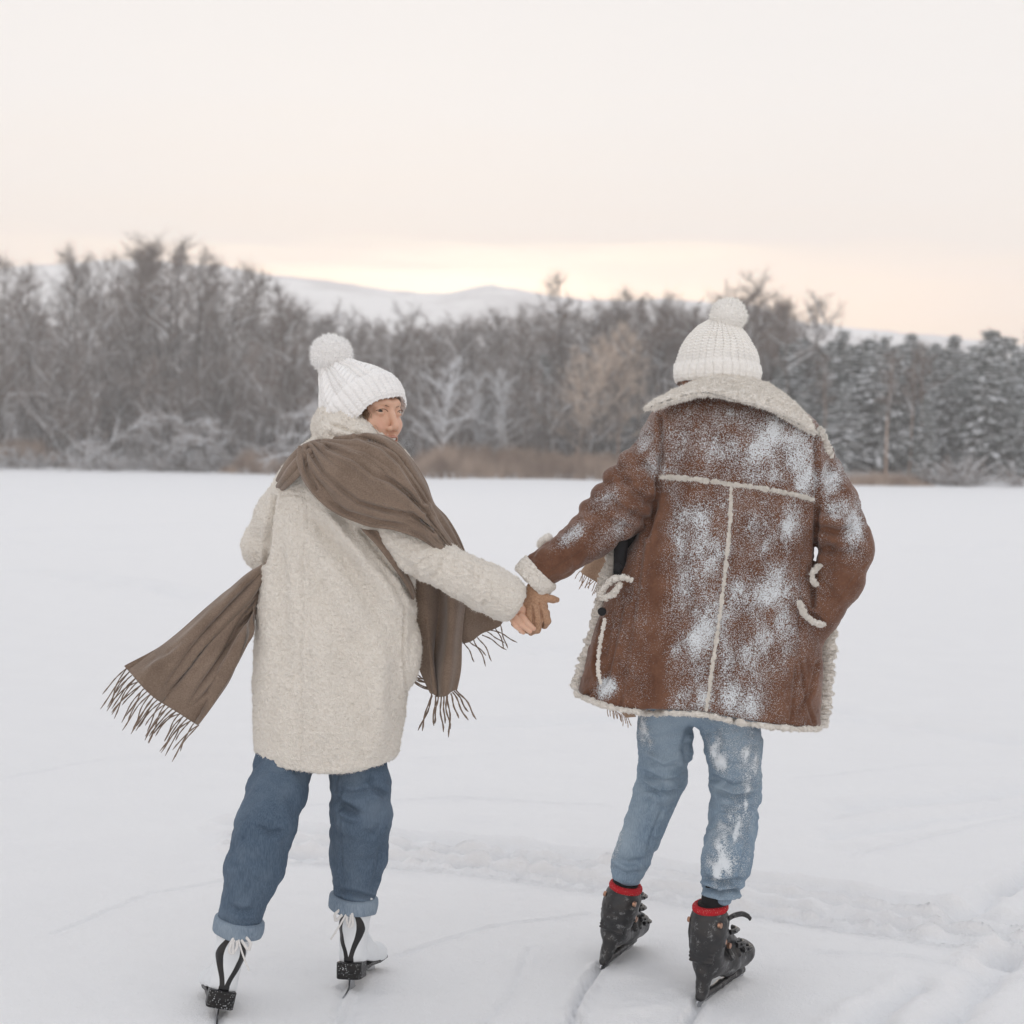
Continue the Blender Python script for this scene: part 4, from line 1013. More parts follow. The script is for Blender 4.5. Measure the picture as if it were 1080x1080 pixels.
# ---- head frame
HC = P(388.5, 434, 4.12)
yaw = rad(49)
hf = np.array((math.sin(yaw), -math.cos(yaw), -.04)); hf /= np.linalg.norm(hf)
hu = np.array((-.03, .05, 1.0)); hu -= hf * (hu @ hf); hu /= np.linalg.norm(hu)
hx = np.cross(hf, hu)
def TH_(V):
    V = np.array(V, float); V[..., 2] = np.where(V[..., 2] < 0, V[..., 2] * 1.14, V[..., 2]); return 1.05 * V @ np.stack([hx, hf, hu]) + HC
def mk_head(h=.0014):
    s = SDF((-.085, -.12, -.14), (.085, .125, .13), h)
    s.ell((0, -.008, .022), (.071, .086, .078), .01)
    s.ell((0, .018, -.030), (.058, .070, .072), .02)
    s.ell((0, .064, -.088), (.020, .020, .018), .022)
    s.tube([(-.052, .012, -.055), (-.030, .050, -.090), (0, .066, -.096), (.030, .050, -.090), (.052, .012, -.055)], [.014, .012, .012, .012, .014], .02)
    for sx in (-1, 1):
        s.ell((sx * .039, .055, -.028), (.024, .025, .022), .016)
        s.ell((sx * .026, .070, -.038), (.016, .017, .016), .012)
    s.tube([(-.040, .066, .022), (-.02, .080, .024), (0, .082, .020), (.02, .080, .024), (.040, .066, .022)], [.009, .009, .008, .009, .009], .014)
    for sx in (-1, 1): s.ell((sx * .031, .096, .002), (.018, .017, .0125), .010, op='s')
    s.tube([(0, .080, .012), (0, .091, -.008), (0, .104, -.030)], [.0065, .0065, .0090], .010)
    s.ell((0, .104, -.033), (.0095, .009, .0085), .006)
    for sx in (-1, 1):
        s.ell((sx * .0115, .094, -.037), (.0072, .009, .0065), .005)
        s.ell((sx * .0062, .101, -.0425), (.0032, .004, .003), .002, op='s')
        s.ell((sx * .031, .0735, .002), (.0150, .0145, .0125), .005)                 # lids
    for sx in (-1, 1):
        s.tube([(sx * .0185, .0865, .0005), (sx * .025, .0885, .0040), (sx * .032, .0880, .0048), (sx * .040, .0845, .0035), (sx * .0445, .0785, .0005)], [.0012, .0026, .0030, .0028, .0012], .0015, op='s')
        s.tube([(sx * .0185, .0865, .0003), (sx * .025, .0885, .0006), (sx * .032, .0880, .0008), (sx * .040, .0845, .0010), (sx * .0445, .0785, .0004)], [.0012, .0024, .0028, .0026, .0012], .0015, op='s')
        s.tube([(sx * .019, .0900, .0075), (sx * .031, .0905, .0112), (sx * .045, .079, .0068)], [.0008, .0012, .0008], .003, op='s')   # lid fold
    # mouth: smiling, teeth showing
    s.tube([(-.027, .076, -.056), (-.014, .088, -.060), (0, .092, -.0615), (.014, .088, -.060), (.027, .076, -.056)], [.0045, .0075, .0085, .0075, .0045], .006)
    s.tube([(-.026, .080, -.0555), (-.013, .093, -.0600), (0, .097, -.0615), (.013, .093, -.0600), (.026, .080, -.0555)], [.0016, .0046, .0056, .0046, .0016], .001, op='s')
    s.tube([(-.027, .079, -.0535), (-.013, .0925, -.0555), (-.004, .0965, -.0545), (0, .0965, -.0555), (.004, .0965, -.0545), (.013, .0925, -.0555), (.027, .079, -.0535)], [.0013, .0025, .0028, .0026, .0028, .0025, .0013], .0015)
    s.tube([(-.026, .078, -.0565), (-.013, .0895, -.0665), (0, .093, -.0695), (.013, .0895, -.0665), (.026, .078, -.0565)], [.0015, .0036, .0044, .0036, .0015], .0015)
    for sx in (-1, 1): s.ell((sx * .0735, -.008, -.005), (.008, .018, .030), .006)
    s.tube([(0, -.01, -.05), (0, -.025, -.14)], [.052, .055], .02)
    return s.mesh()
V, F = mk_head(); V = smooth(V, F, 1, .4)
x_, y_, z_ = V.T
def ndist(pts):
    pts = np.array(pts, float); best = np.full(len(V), 9.)
    for a, b in zip(pts[:-1], pts[1:]):
        v = b - a; t = np.clip(((V - a) @ v) / (v @ v), 0, 1); best = np.minimum(best, np.linalg.norm((V - a - t[:, None] * v) * (1, .25, 1), axis=1))
    return best
lip = np.minimum(ndist([(-.027, .079, -.0535), (-.013, .0935, -.0553), (0, .0975, -.0545), (.013, .0935, -.0553), (.027, .079, -.0535)]) - .0034,
                 ndist([(-.026, .078, -.0565), (-.013, .091, -.067), (0, .0955, -.0700), (.013, .091, -.067), (.026, .078, -.0565)]) - .0040)
lipa = np.clip(-lip / .0016 + .3, 0, 1)
blush = np.exp(-((np.abs(x_) - .036) ** 2 + (z_ + .030) ** 2) / .016 ** 2) * (y_ > .03) + .5 * np.exp(-((x_) ** 2 + (z_ + .034) ** 2) / .012 ** 2) * (y_ > .09)
brow = np.full(len(V), 9.)
for sx in (-1, 1):
    q = ndist([(sx * .013, .086, .0145), (sx * .024, .084, .0175), (sx * .036, .074, .0180), (sx * .047, .062, .0140)])
    brow = np.minimum(brow, q - np.interp(np.abs(x_), [.014, .022, .036, .047], [.0014, .0019, .0015, .0008]))
browa = np.clip(-brow / .001 + .5, 0, 1) * (y_ > .05)
def f_face(t, b):
    c = mix(t, mrange(t, tnoise(t, 40, 3), .3, .7), (.66, .41, .295), (.71, .455, .335))
    c = mix(t, M(t, 'MULTIPLY', attr(t, 'blush'), .3), c, (.62, .26, .19))
    c = mix(t, M(t, 'MULTIPLY', attr(t, 'lip'), .65), c, (.46, .17, .14))
    c = mix(t, M(t, 'MULTIPLY', attr(t, 'brow'), .85), c, (.085, .045, .028))
    setc(t, b, c); bump(t, b, tnoise(t, 900, 2), .0002, .4)
m_face = mat('face_skin', f_face, rough=.48, spec=.35)
bb = m_face.node_tree.nodes['Principled BSDF']; bb.inputs['Subsurface Weight'].default_value = .15; bb.inputs['Subsurface Radius'].default_value = (.012, .005, .003)
m_eye = mat('eye_white', color=(.62, .58, .55), rough=.12, spec=.6)
m_iris = mat('iris', color=(.065, .038, .022), rough=.1, spec=.6)
m_pupil = mat('pupil', color=(.004, .004, .004), rough=.08, spec=.6)
m_teeth = mat('teeth', color=(.72, .69, .64), rough=.25)
# rest of her body under the coat, in one mesh with the head
s = SDF(P(240, 1000, 3.8) - [.02, .1, .1], P(575, 440, 4.5) + [0, .1, .03], .008)
s.tube([P(385, 460, 4.15), P(375, 480, 4.14), P(362, 530, 4.15), P(352, 620, 4.15), P(348, 740, 4.15)], [.045, .05, .075, .075, .08], .03, .95)
s.tube([P(372, 790, 4.14), P(381, 845, 4.10), AK3, T3([(0, .05, .15)])[0]], [.06, .055, .034, .028], .02)
s.tube([P(315, 780, 4.12), P(290, 850, 4.02), AK4, T4([(0, .05, .15)])[0]], [.06, .055, .034, .028], .02)
s.tube([P(398, 535, 4.08), P(450, 585, 4.06), P(525, 628, 4.08), P(548, 645, 4.1)], [.05, .04, .028, .024], .02)
s.tube([P(312, 520, 4.12), P(280, 575, 4.18), P(310, 600, 4.38)], [.05, .04, .03], .02)
V2, F2 = s.mesh()
# her bare hand: fingers curled under his glove
V3, F3 = hand(.0018, [(P(547, 643, 4.09), P(556, 652, 4.10), .023, .028, 1.3)],
              [([P(550, 649, 4.07), P(556, 657, 4.055), P(563, 663, 4.06)], [.0095, .0085, .0068]),
               ([P(544, 651, 4.07), P(550, 659, 4.055), P(559, 666, 4.058)], [.0095, .0085, .0068]),
               ([P(540, 652, 4.075), P(544, 660, 4.06), P(552, 667, 4.065)], [.0088, .0078, .0062]),
               ([P(556, 640, 4.12), P(566, 640, 4.15), P(572, 644, 4.15)], [.011, .010, .008])],
              P(520, 690, 4.05) - .05, P(590, 620, 4.15) + .05, .0015)
z0 = np.zeros
A = {k_: np.concatenate([a, z0(len(V2)), z0(len(V3))]) for k_, a in (('lip', lipa), ('blush', blush), ('brow', browa))}
build('body', [(TH_(V), F), (V2, F2), (V3, F3)], m_face, woman, A)
# eyes and teeth
for sx in (-1, 1):
    c = np.array((sx * .031, .0728, .0015)); gz = np.array((.40, .90, .0)); gz /= np.linalg.norm(gz)
    e1 = np.cross(gz, (0, 0, 1)); e1 /= np.linalg.norm(e1); e2 = np.cross(e1, gz)
    ph = np.linspace(0, np.pi, 28); th = np.arange(36) / 36 * 2 * np.pi
    PH, TT = np.meshgrid(ph, th, indexing='ij')
    V = c + .0125 * (np.cos(PH)[..., None] * gz + (np.sin(PH) * np.cos(TT))[..., None] * e1 + (np.sin(PH) * np.sin(TT))[..., None] * e2).reshape(28, 36, 3)
    f = grid_faces(28, 36, False, True); row = np.repeat(np.arange(27), 36)
    mi = np.where(row < 2, 2, np.where(row < 5, 1, 0)); V = TH_(V.reshape(-1, 3))
    e = build('eye', [(V, f[mi == 0], 0), (V, f[mi == 1], 1), (V, f[mi == 2], 2)], [m_eye, m_iris, m_pupil], woman)
    lash = [(sx * .0175, .0915, .0015), (sx * .024, .0905, .0062), (sx * .032, .0895, .0076), (sx * .040, .0850, .0060), (sx * .0465, .077, .0020)]
    build('eyelashes', tubep(TH_(resamp(lash, 20)), .0009, 6), mat('lash', color=(.02, .012, .01)), woman)
tp = resamp([(-.024, .079, -.0565), (-.013, .0890, -.0590), (0, .0920, -.0600), (.013, .0890, -.0590), (.024, .079, -.0565)], 60)
build('teeth', tubep(TH_(tp), .0046 + .0002 * np.cos(np.arange(60) * 2 * np.pi / 7), 10), m_teeth, woman)
m_hair = mat('hair', lambda t, b: setc(t, b, mix(t, tnoise(t, 200, 2), (.10, .055, .03), (.30, .18, .10))), rough=.5, spec=.4)
parts = []; g = np.random.default_rng(9)
for i in range(260):
    sd_ = 1
    a = np.array((.066 + g.normal() * .004, .030 + g.normal() * .012, .030)); b_ = np.array((.060 + g.normal() * .006, .052 + g.normal() * .008, -.012)); c_ = np.array((.052 + g.normal() * .010, .066 + g.normal() * .012, -.058 + g.normal() * .01))
    if i < 190: a[1] -= .018; b_[1] -= .026; c_[1] -= .036; b_[0] += .008; c_[0] += .006
    q = resamp([a, b_, c_, c_ + (g.normal() * .008 - .004, .003 + g.normal() * .006, -.03)], 9)
    parts += tubep(TH_(q), np.linspace(.0008, .0003, 9), 4)
for i in range(0):
    a = np.array((.060, .05, -.006)) + g.normal(size=3) * .005; c_ = np.array((.028 + g.normal() * .01, .088, -.046 + g.normal() * .010))
    q = resamp([a, (a + c_) / 2 + (.008, .016, -.004), c_, c_ + (-.016, .006, -.014)], 10)
    parts += tubep(TH_(q), np.linspace(.0006, .0002, 10), 4)
build('hair', parts, m_hair, woman)

# ---- jeans
s = SDF(P(225, 1000, 3.8) - [.02, .12, 0], P(425, 770, 4.3) + [.03, .1, .03], .004)
s.tube([P(372, 790, 4.12), P(381, 830, 4.09), P(381, 860, 4.09), P(378, 905, AK3[1] + .01), P(374, 936, AK3[1])], [.082, .080, .081, .078, .059], .012, .95, wr=(.005, 40, .4))
s.tube([P(305, 790, 4.10), P(292, 835, 4.02), P(282, 865, 3.96), P(268, 915, AK4[1] + .02), P(255, 962, AK4[1])], [.082, .080, .079, .076, .057], .012, .95, wr=(.005, 40, 1.4))
V, F = s.mesh(); Nn = vnormals(V, F); V = V + Nn * (.005 * fbm(V * [13, 13, 18], 3, 15))[:, None]

cl = [([(350, 838), (362, 850), (380, 860)], 3.5, .012), ([(352, 832), (370, 838), (400, 832)], 3, .006), ([(349, 868), (356, 880), (372, 888)], 3, .004), ([(388, 818), (396, 832), (410, 842)], 3, .008),
      ([(352, 938), (372, 942), (396, 948)], 2.5, .008), ([(405, 870), (392, 880), (380, 876)], 3.5, .004), ([(357, 855), (366, 862), (382, 866)], 2.5, -.005), ([(402, 890), (400, 915), (392, 938)], 3, .005), ([(360, 820), (358, 870), (362, 930)], 1.3, .003),
      ([(268, 870), (285, 880), (300, 876)], 3, .006), ([(240, 955), (255, 962), (270, 960)], 3, .006)]
cl = [(c_[0], c_[1] * 1.1, c_[2] * 1.5, *c_[3:]) for c_ in cl]
V = crease(V, Nn, cl)
wn = blobs(V, [(380, 850, 22, 16, 0, .5), (372, 900, 20, 30, 0, .35), (400, 850, 8, 20, 0, .5)])
jn = build('jeans', [(V, F)], m_jean_d, woman, {'worn': wn})
for pa, pb, r in ((P(374, 944, AK3[1]), P(371.5, 960, AK3[1]), .066), (P(253.5, 968, AK4[1]), P(250, 985, AK4[1]), .064)):
    t = np.linspace(0, 1, 14); pa, pb = np.array(pa), np.array(pb)
    p = pa + (pb - pa) * t[:, None]; rr = r * (1 + .06 * np.sin(np.pi * t) ** .5); rr[0] = r * .9; rr[-1] = r * .9
    Vt, Ft, ct = tubem(p, rr, 44); Vt[:, 2] += .006 * np.sin((Vt[:, 0] - pa[0]) * 30) - .10 * (Vt[:, 0] - pa[0]); Vt += .0015 * np.stack([noise(Vt * 40, k_) for k_ in range(3)], 1)
    build('turn_up', [(Vt, Ft), (Vt, ct[:, :3])], m_jean_cuff, jn)

# ---- fleece coat
def hem_w(X):
    px = X / 3.97 * FPX + 540 - 3
    hy = np.interp(px, [262, 290, 330, 370, 400, 415, 430], [806, 815, 818, 818, 816, 812, 800])
    return 1.5 - (hy - 480 - (px - 540) * .0108) * 3.97 / FPX
s = SDF(P(235, 830, 3.95) - [0, .15, 0], P(565, 425, 4.45) + [.03, .08, .03], .004)
lev = []
for y, xl, xr, b in [(452, 345, 405, 26), (466, 325, 418, 34), (480, 308, 432, 42), (500, 297, 438, 48), (530, 289, 438, 52), (560, 285, 434, 54), (600, 279, 435, 56), (640, 273, 438, 60),
                     (690, 269, 437, 64), (720, 268, 432, 66), (760, 268, 427, 67), (800, 270, 419, 66), (835, 272, 416, 64)]:
    z = W((xl + xr) / 2, y, 4.12)[2]; k_ = 4.12 / FPX
    lev.append((z, (xl - 540) * k_, (xr - 540) * k_, 4.13, b * k_))
s.loft(lev, .01, 2.35, hem=hem_w)
s.tube([P(318, 512, 4.10), P(296, 545, 4.14), P(279, 576, 4.20), P(292, 596, 4.34), P(320, 604, 4.42)], [.070, .066, .060, .056, .05], .02, wr=(.003, 40, 0))
s.tube([P(395, 530, 4.07), P(420, 560, 4.04), P(450, 585, 4.03), P(485, 606, 4.04), P(512, 620, 4.06), P(531, 630, 4.07)], [.080, .072, .062, .060, .062, .064], .012, wr=(.003, 40, 0))
_e = P(531, 630, 4.07); _dv = _e - P(500, 614, 4.05); _dv /= np.linalg.norm(_dv); s.ell(_e + _dv * .118, (.085,) * 3, .008, op='s')
s.ell(P(434, 692, 4.13), (.02, .05, .07), .03)
# standing collar
s.tube([P(400, 468, 4.06), P(378, 462, 4.03), P(356, 456, 4.05), P(346, 450, 4.13), P(352, 446, 4.24), P(380, 448, 4.30)], [.034, .046, .044, .040, .040, .036], .015)
s.tube([P(386, 450, 4.055), P(366, 444, 4.04), P(351, 442, 4.08), P(349, 440, 4.16)], [.028, .036, .036, .036], .015)
V, F = s.mesh(); Nn = vnormals(V, F)
V = V + Nn * (.006 * fbm(V * [7, 7, 5], 3, 41))[:, None]; 
cl = [([(323, 520), (324, 550), (319, 590), (321, 640), (317, 690), (319, 760), (316, 815)], 1.8, .0026, 1), ([(292, 524), (308, 522), (322, 524)], 1.4, .004, 1), ([(290, 525), (284, 560), (281, 595)], 2.5, .014, 1),
      ([(380, 558), (402, 585), (425, 610), (438, 636)], 3.6, .020, 1), ([(390, 560), (412, 584), (436, 604)], 5, .010, 1), ([(328, 540), (352, 575), (385, 622), (412, 690)], 9, .016), ([(338, 532), (368, 570), (400, 610), (424, 655)], 7, -.012), ([(345, 530), (385, 575), (425, 625)], 6, .010), ([(330, 600), (350, 650), (362, 720)], 10, .010),
      ([(290, 560), (300, 640), (296, 720)], 9, .010), ([(306, 540), (310, 600), (305, 660)], 7, -.006), ([(425, 640), (425, 690), (428, 730)], 1.6, .008, 1), ([(380, 650), (372, 710), (384, 800)], 13, .014), ([(345, 650), (338, 720), (344, 808)], 12, -.010), ([(400, 640), (402, 700), (396, 770)], 9, -.008),
      ([(410, 700), (418, 760), (405, 812)], 8, .005), ([(470, 582), (462, 600), (452, 612)], 3, .005), ([(500, 600), (498, 625), (490, 640)], 4, .003), ([(455, 578), (447, 592), (430, 598)], 3, .005), ([(520, 606), (512, 632), (508, 650)], 3, .003), ([(480, 592), (500, 606), (530, 620)], 1.2, .003),
      ([(345, 446), (362, 452), (384, 460)], 2.2, .007), ([(341, 456), (360, 462), (376, 466)], 3, .006)]
V = crease(V, Nn, cl)
Nn = vnormals(V, F); V = V + Nn * (.0034 * np.abs(noise(V * 85, 7)) + .0026 * noise(V * 150, 9) + .0005)[:, None]
fz = fuzz(V, F, 55000, .006, .0013, 15, curl=1.1)
wcoat = build('fleece_coat', [(V, F), (fz[0], fz[1])], m_fleece, woman)

# ---- scarf
SC = [[(346, 466, 4.05), (372, 460, 3.99), (399, 459, 3.985), (416, 467, 3.99), (433, 486, 4.01), (447, 508, 4.025), (456, 531, 4.035), (470, 546, 4.05), (482, 566, 4.08), (493, 592, 4.14)],
      [(340, 467, 4.02), (368, 469, 3.955), (397, 472, 3.935), (420, 483, 3.94), (437, 508, 3.955), (450, 532, 3.975), (464, 556, 4.00), (477, 574, 4.05), (491, 596, 4.12)],
      [(332, 468, 4.005), (360, 482, 3.935), (392, 493, 3.915), (418, 509, 3.92), (438, 530, 3.93), (452, 550, 3.95), (465, 567, 3.985), (476, 582, 4.04), (487, 598, 4.11)],
      [(324, 469, 4.00), (340, 496, 3.935), (372, 517, 3.915), (405, 532, 3.915), (430, 546, 3.93), (449, 559, 3.945), (463, 573, 3.98), (474, 586, 4.04), (483, 599, 4.11)],
      [(316, 472, 4.00), (314, 490, 3.965), (324, 513, 3.945), (349, 537, 3.935), (385, 554, 3.925), (416, 560, 3.92), (441, 568, 3.94), (457, 577, 3.975), (470, 589, 4.03), (479, 600, 4.11)]]
def sfold(u, v):
    w_ = v + .05 * np.sin(5 * u + 1) + .03 * np.sin(11 * u)
    a = .0065 * (np.abs(np.sin(np.pi * (4.3 * w_))) ** .7) + .003 * np.sin(2 * np.pi * (7.1 * w_ + .6 * u))
    return a * (.35 + .65 * np.sin(np.pi * np.clip(u, 0, 1)) ** .5 * 1.0 + .5 * np.exp(-((u) / .12) ** 2))
Vp, Fp, UVp = patch(SC, 260, 150, .007, sfold, .035)
Nn = vnormals(Vp, Fp)
cl = [([(325, 474), (329, 480), (341, 499), (361, 517), (378, 530), (406, 538), (435, 543), (457, 560)], 2.4, .010, 1), ([(378, 460), (402, 470), (423, 489), (441, 517), (448, 530)], 2.6, .012, 1),
      ([(345, 472), (372, 483), (394, 501), (412, 507), (431, 521), (453, 544)], 2.6, .008, 1), ([(360, 470), (385, 476), (410, 492), (428, 512)], 2.4, .006), ([(335, 520), (365, 540), (400, 550), (436, 556)], 2.2, .006),
      ([(450, 545), (460, 560), (474, 580)], 1.8, .008, 1), ([(322, 480), (324, 498), (334, 516)], 2, .010, 1)]
Vp = crease(Vp, Nn, cl, back=True)
parts = [(Vp, Fp)]
C = patch([[(350, 464, 4.10), (334, 465, 4.03), (318, 472, 4.00), (305, 486, 4.02), (296, 502, 4.06), (291, 514, 4.14)],
           [(346, 470, 4.06), (331, 474, 3.99), (317, 484, 3.975), (306, 497, 3.99), (298, 509, 4.03), (291, 518, 4.12)],
           [(342, 476, 4.03), (330, 484, 3.97), (322, 496, 3.965), (314, 505, 3.985), (304, 513, 4.02), (293, 520, 4.12)]], 90, 60, .008, lambda u, v: .006 * np.abs(np.sin(np.pi * (2.5 * v + .4 * u))), .06)
parts.append((C[0], C[1]))
scarf = build('scarf', parts, m_scarf, woman)
# hanging end with two deep folds
C = patch([[(434, 600, 4.20), (434, 650, 4.20), (438, 690, 4.20), (447, 712, 4.20), (456, 731, 4.19)],
           [(447, 596, 4.16), (450, 650, 4.17), (454, 700, 4.17), (458, 733, 4.17)],
           [(462, 598, 4.21), (462, 650, 4.22), (457, 700, 4.21), (461, 735, 4.18)],
           [(476, 604, 4.15), (475, 655, 4.15), (472, 700, 4.145), (470, 734, 4.15)],
           [(494, 615, 4.20), (490, 655, 4.20), (487, 700, 4.19), (482, 727, 4.18)]], 120, 100, .006, lambda u, v: .004 * np.sin(v * 17 + u * 2) + .002 * np.sin(u * 9), .03)
pts = W(*resamp(np.array([(455, 731, 4.19), (459, 734, 4.17), (470, 734, 4.15), (482, 727, 4.18)]), 12).T)
fr = []
dr = [(-.45 + .085 * i + (.25 if i > 8 else 0), 0, -1) for i in range(12)]
fr += fringe(pts, dr, .085, .0024, 21, n_per=1, sag=.1)
fr += fringe(W(*np.array([(448, 716, 4.2), (451, 720, 4.2), (453, 725, 4.2), (455, 729, 4.2)]).T), [(-1, 0, .12), (-1, .1, .25), (-1, 0, .0), (-1, 0, .3)], .085, .0019, 22, n_per=2, sag=-.25)
build('scarf_end', [(C[0], C[1])] + fr, m_scarf, scarf)
C = patch([[(478, 625, 4.25), (500, 632, 4.25), (520, 645, 4.25), (532, 652, 4.25)], [(482, 655, 4.23), (500, 652, 4.22), (518, 654, 4.24), (530, 656, 4.25)],
           [(488, 679, 4.25), (502, 673, 4.25), (515, 666, 4.25), (527, 659, 4.25)]], 60, 40, .006, lambda u, v: .006 * np.sin(u * 9), .05)
pts = W(*resamp(np.array([(490, 678, 4.25), (502, 673, 4.25), (515, 666, 4.25), (527, 659, 4.25)]), 9).T)
build('scarf_end', [(C[0], C[1])] + fringe(pts, [(.65, 0, -.75), (.7, 0, -.7), (.6, 0, -.8), (.8, 0, -.7), (.8, 0, -.6), (.9, 0, -.5), (.95, 0, -.55), (.6, 0, -.9), (.4, 0, -1)], .07, .0018, 25, n_per=1, sag=.15), m_scarf, scarf)
# end flying out behind her left side
C = patch([[(292, 590, 4.16), (262, 610, 4.10), (226, 638, 4.06), (190, 666, 4.04), (158, 688, 4.02), (132, 704, 4.0)],
           [(288, 600, 4.13), (262, 625, 4.07), (232, 655, 4.03), (203, 685, 4.01), (180, 710, 4.0), (158, 732, 3.98)],
           [(286, 608, 4.15), (266, 638, 4.09), (246, 668, 4.06), (226, 698, 4.03), (206, 724, 4.01), (185, 750, 3.99)],
           [(284, 616, 4.12), (272, 650, 4.06), (262, 685, 4.03), (246, 718, 4.01), (228, 742, 3.99), (210, 766, 3.97)]], 140, 90, .006,
          lambda u, v: .026 * np.abs(np.sin(np.pi * (2.3 * v + .15 * np.sin(4 * u)))) ** .8 + .012 * np.sin(7 * u + 5 * v) * u, .03)
tv, tf = C[0], C[1]
tv = crease(tv, vnormals(tv, tf), [([(284, 602), (250, 635), (215, 675), (175, 728)], 5, .022), ([(283, 612), (262, 650), (240, 690), (200, 745)], 4, .020), ([(270, 606), (225, 648), (180, 690), (150, 712)], 4, -.014),
                                ([(276, 625), (258, 668), (236, 712), (215, 742)], 5, -.016), ([(240, 632), (205, 668), (165, 700)], 3, .010)], back=False)
C = (tv, tf, C[2])
pts = W(*resamp(np.array([(133, 705, 4.0), (158, 732, 3.98), (185, 750, 3.99), (209, 765, 3.97)]), 22).T)
build('scarf_end', [(C[0], C[1])] + fringe(pts, [(-.75, 0, -.65)] * 22, .08, .0018, 27, n_per=2, sag=.35), m_scarf, scarf)
C = patch([[(380, 557, 3.96), (396, 574, 3.975), (413, 596, 4.00), (428, 618, 4.05), (434, 632, 4.10)], [(398, 560, 3.97), (411, 576, 3.99), (425, 597, 4.02), (436, 617, 4.07), (440, 630, 4.11)]], 50, 20, .006, lambda u, v: .004 * np.sin(v * 6), .06)
build('scarf_end', [(C[0], C[1])], m_scarf, scarf)  # not a loose end: brown strip laid along the underarm

# ---- hat
ax = np.array((-.60, .38, .72))
org = P(395, 445, 4.10)
what = knit_hat('knit_hat', woman, m_knit_w, org, ax, (hf + .0), .100, .103,
                [(-.004, .93), (.02, 1.03), (.05, 1.10), (.08, 1.08), (.11, .98), (.14, .82), (.17, .63), (.20, .44), (.225, .28), (.236, .14), (.240, .01)], 34, .076, 31, cable=9)
build('pompom', yarn_ball(P(349.5, 374, 4.17), RR(21.5), 7000, seed=8), m_knit_w, what)

# ---- skates
figure_skate(woman, T3, mirror=1, lean=.004)
figure_skate(woman, T4, mirror=-1, lean=.0)
# ------------------------------------------------------------------ the woods along the far shore
def f_bark(c1, c2, sc_=6):
    return lambda t, b: (setc(t, b, mix(t, mrange(t, tnoise(t, sc_, 4, .6, vec=tmap(t, (1, 1, .25))), .3, .7), c1, c2)), bump(t, b, tnoise(t, 30, 3, vec=tmap(t, (1, 1, .3))), .02, .6))
m_bark = mat('dark_bark', f_bark((.06, .052, .047), (.14, .122, .11)), rough=.95, spec=.1)
m_twig = mat('twigs', f_bark((.125, .095, .08), (.225, .175, .15), .6), rough=.95, spec=.1)
m_twig2 = mat('sun_painted_twigs', f_bark((.58, .48, .40), (.72, .62, .53), .6), rough=.95, spec=.1)  # paler twig colour stands in for sunlight on these crowns
m_pink = mat('pale_birch_bark', f_bark((.38, .27, .21), (.52, .40, .33), 3), rough=.95, spec=.1)
m_frost = mat('rime', lambda t, b: setc(t, b, mix(t, tnoise(t, 2, 3), (.50, .50, .51), (.72, .73, .75))), rough=.95, spec=.1)
m_load = mat('snow_on_branches', lambda t, b: (setc(t, b, mix(t, tnoise(t, 2, 3), (.70, .72, .75), (.84, .86, .89))), bump(t, b, tnoise(t, 14, 3), .03, .7)), rough=.95, spec=.1)
m_needle = mat('needles', lambda t, b: setc(t, b, mix(t, mrange(t, tnoise(t, 1.2, 4, .6), .35, .65), (.085, .10, .095), (.19, .21, .20))), rough=.9, spec=.15)
m_reed = mat('dry_reed', lambda t, b: setc(t, b, mix(t, mrange(t, tnoise(t, .5, 4, .6), .35, .65), (.26, .18, .135), (.50, .39, .31))), rough=.95, spec=.1)

def tris(n, p, d, ln, wd, g):
    s_ = np.cross(d, g.normal(size=(n, 3))); s_ /= np.linalg.norm(s_, axis=1, keepdims=True) + 1e-9
    mid = p + d * ln * .5 + np.array((0, 0, .04)) * ln
    V = np.stack([p - s_ * wd, p + s_ * wd, mid + s_ * wd * .6, mid - s_ * wd * .6, p + d * ln], 1).reshape(-1, 3)
    b = np.arange(n)[:, None] * 5
    return V, b + np.array([[0, 1, 2, 3]]), b + np.array([[3, 2, 4, 4]])[:, :3]
def branch_path(g, p, d, ln, n, wob, up):
    pts = [np.array(p, float)]; d = np.array(d, float)
    for _ in range(n):
        d = d + g.normal(size=3) * wob + np.array((0, 0, up)); d /= np.linalg.norm(d); pts.append(pts[-1] + d * ln / n)
    return np.array(pts), d
def lowtube(pts, r0, r1, ns): return tubem(pts, np.linspace(r0, r1, len(pts)), ns)[:2]
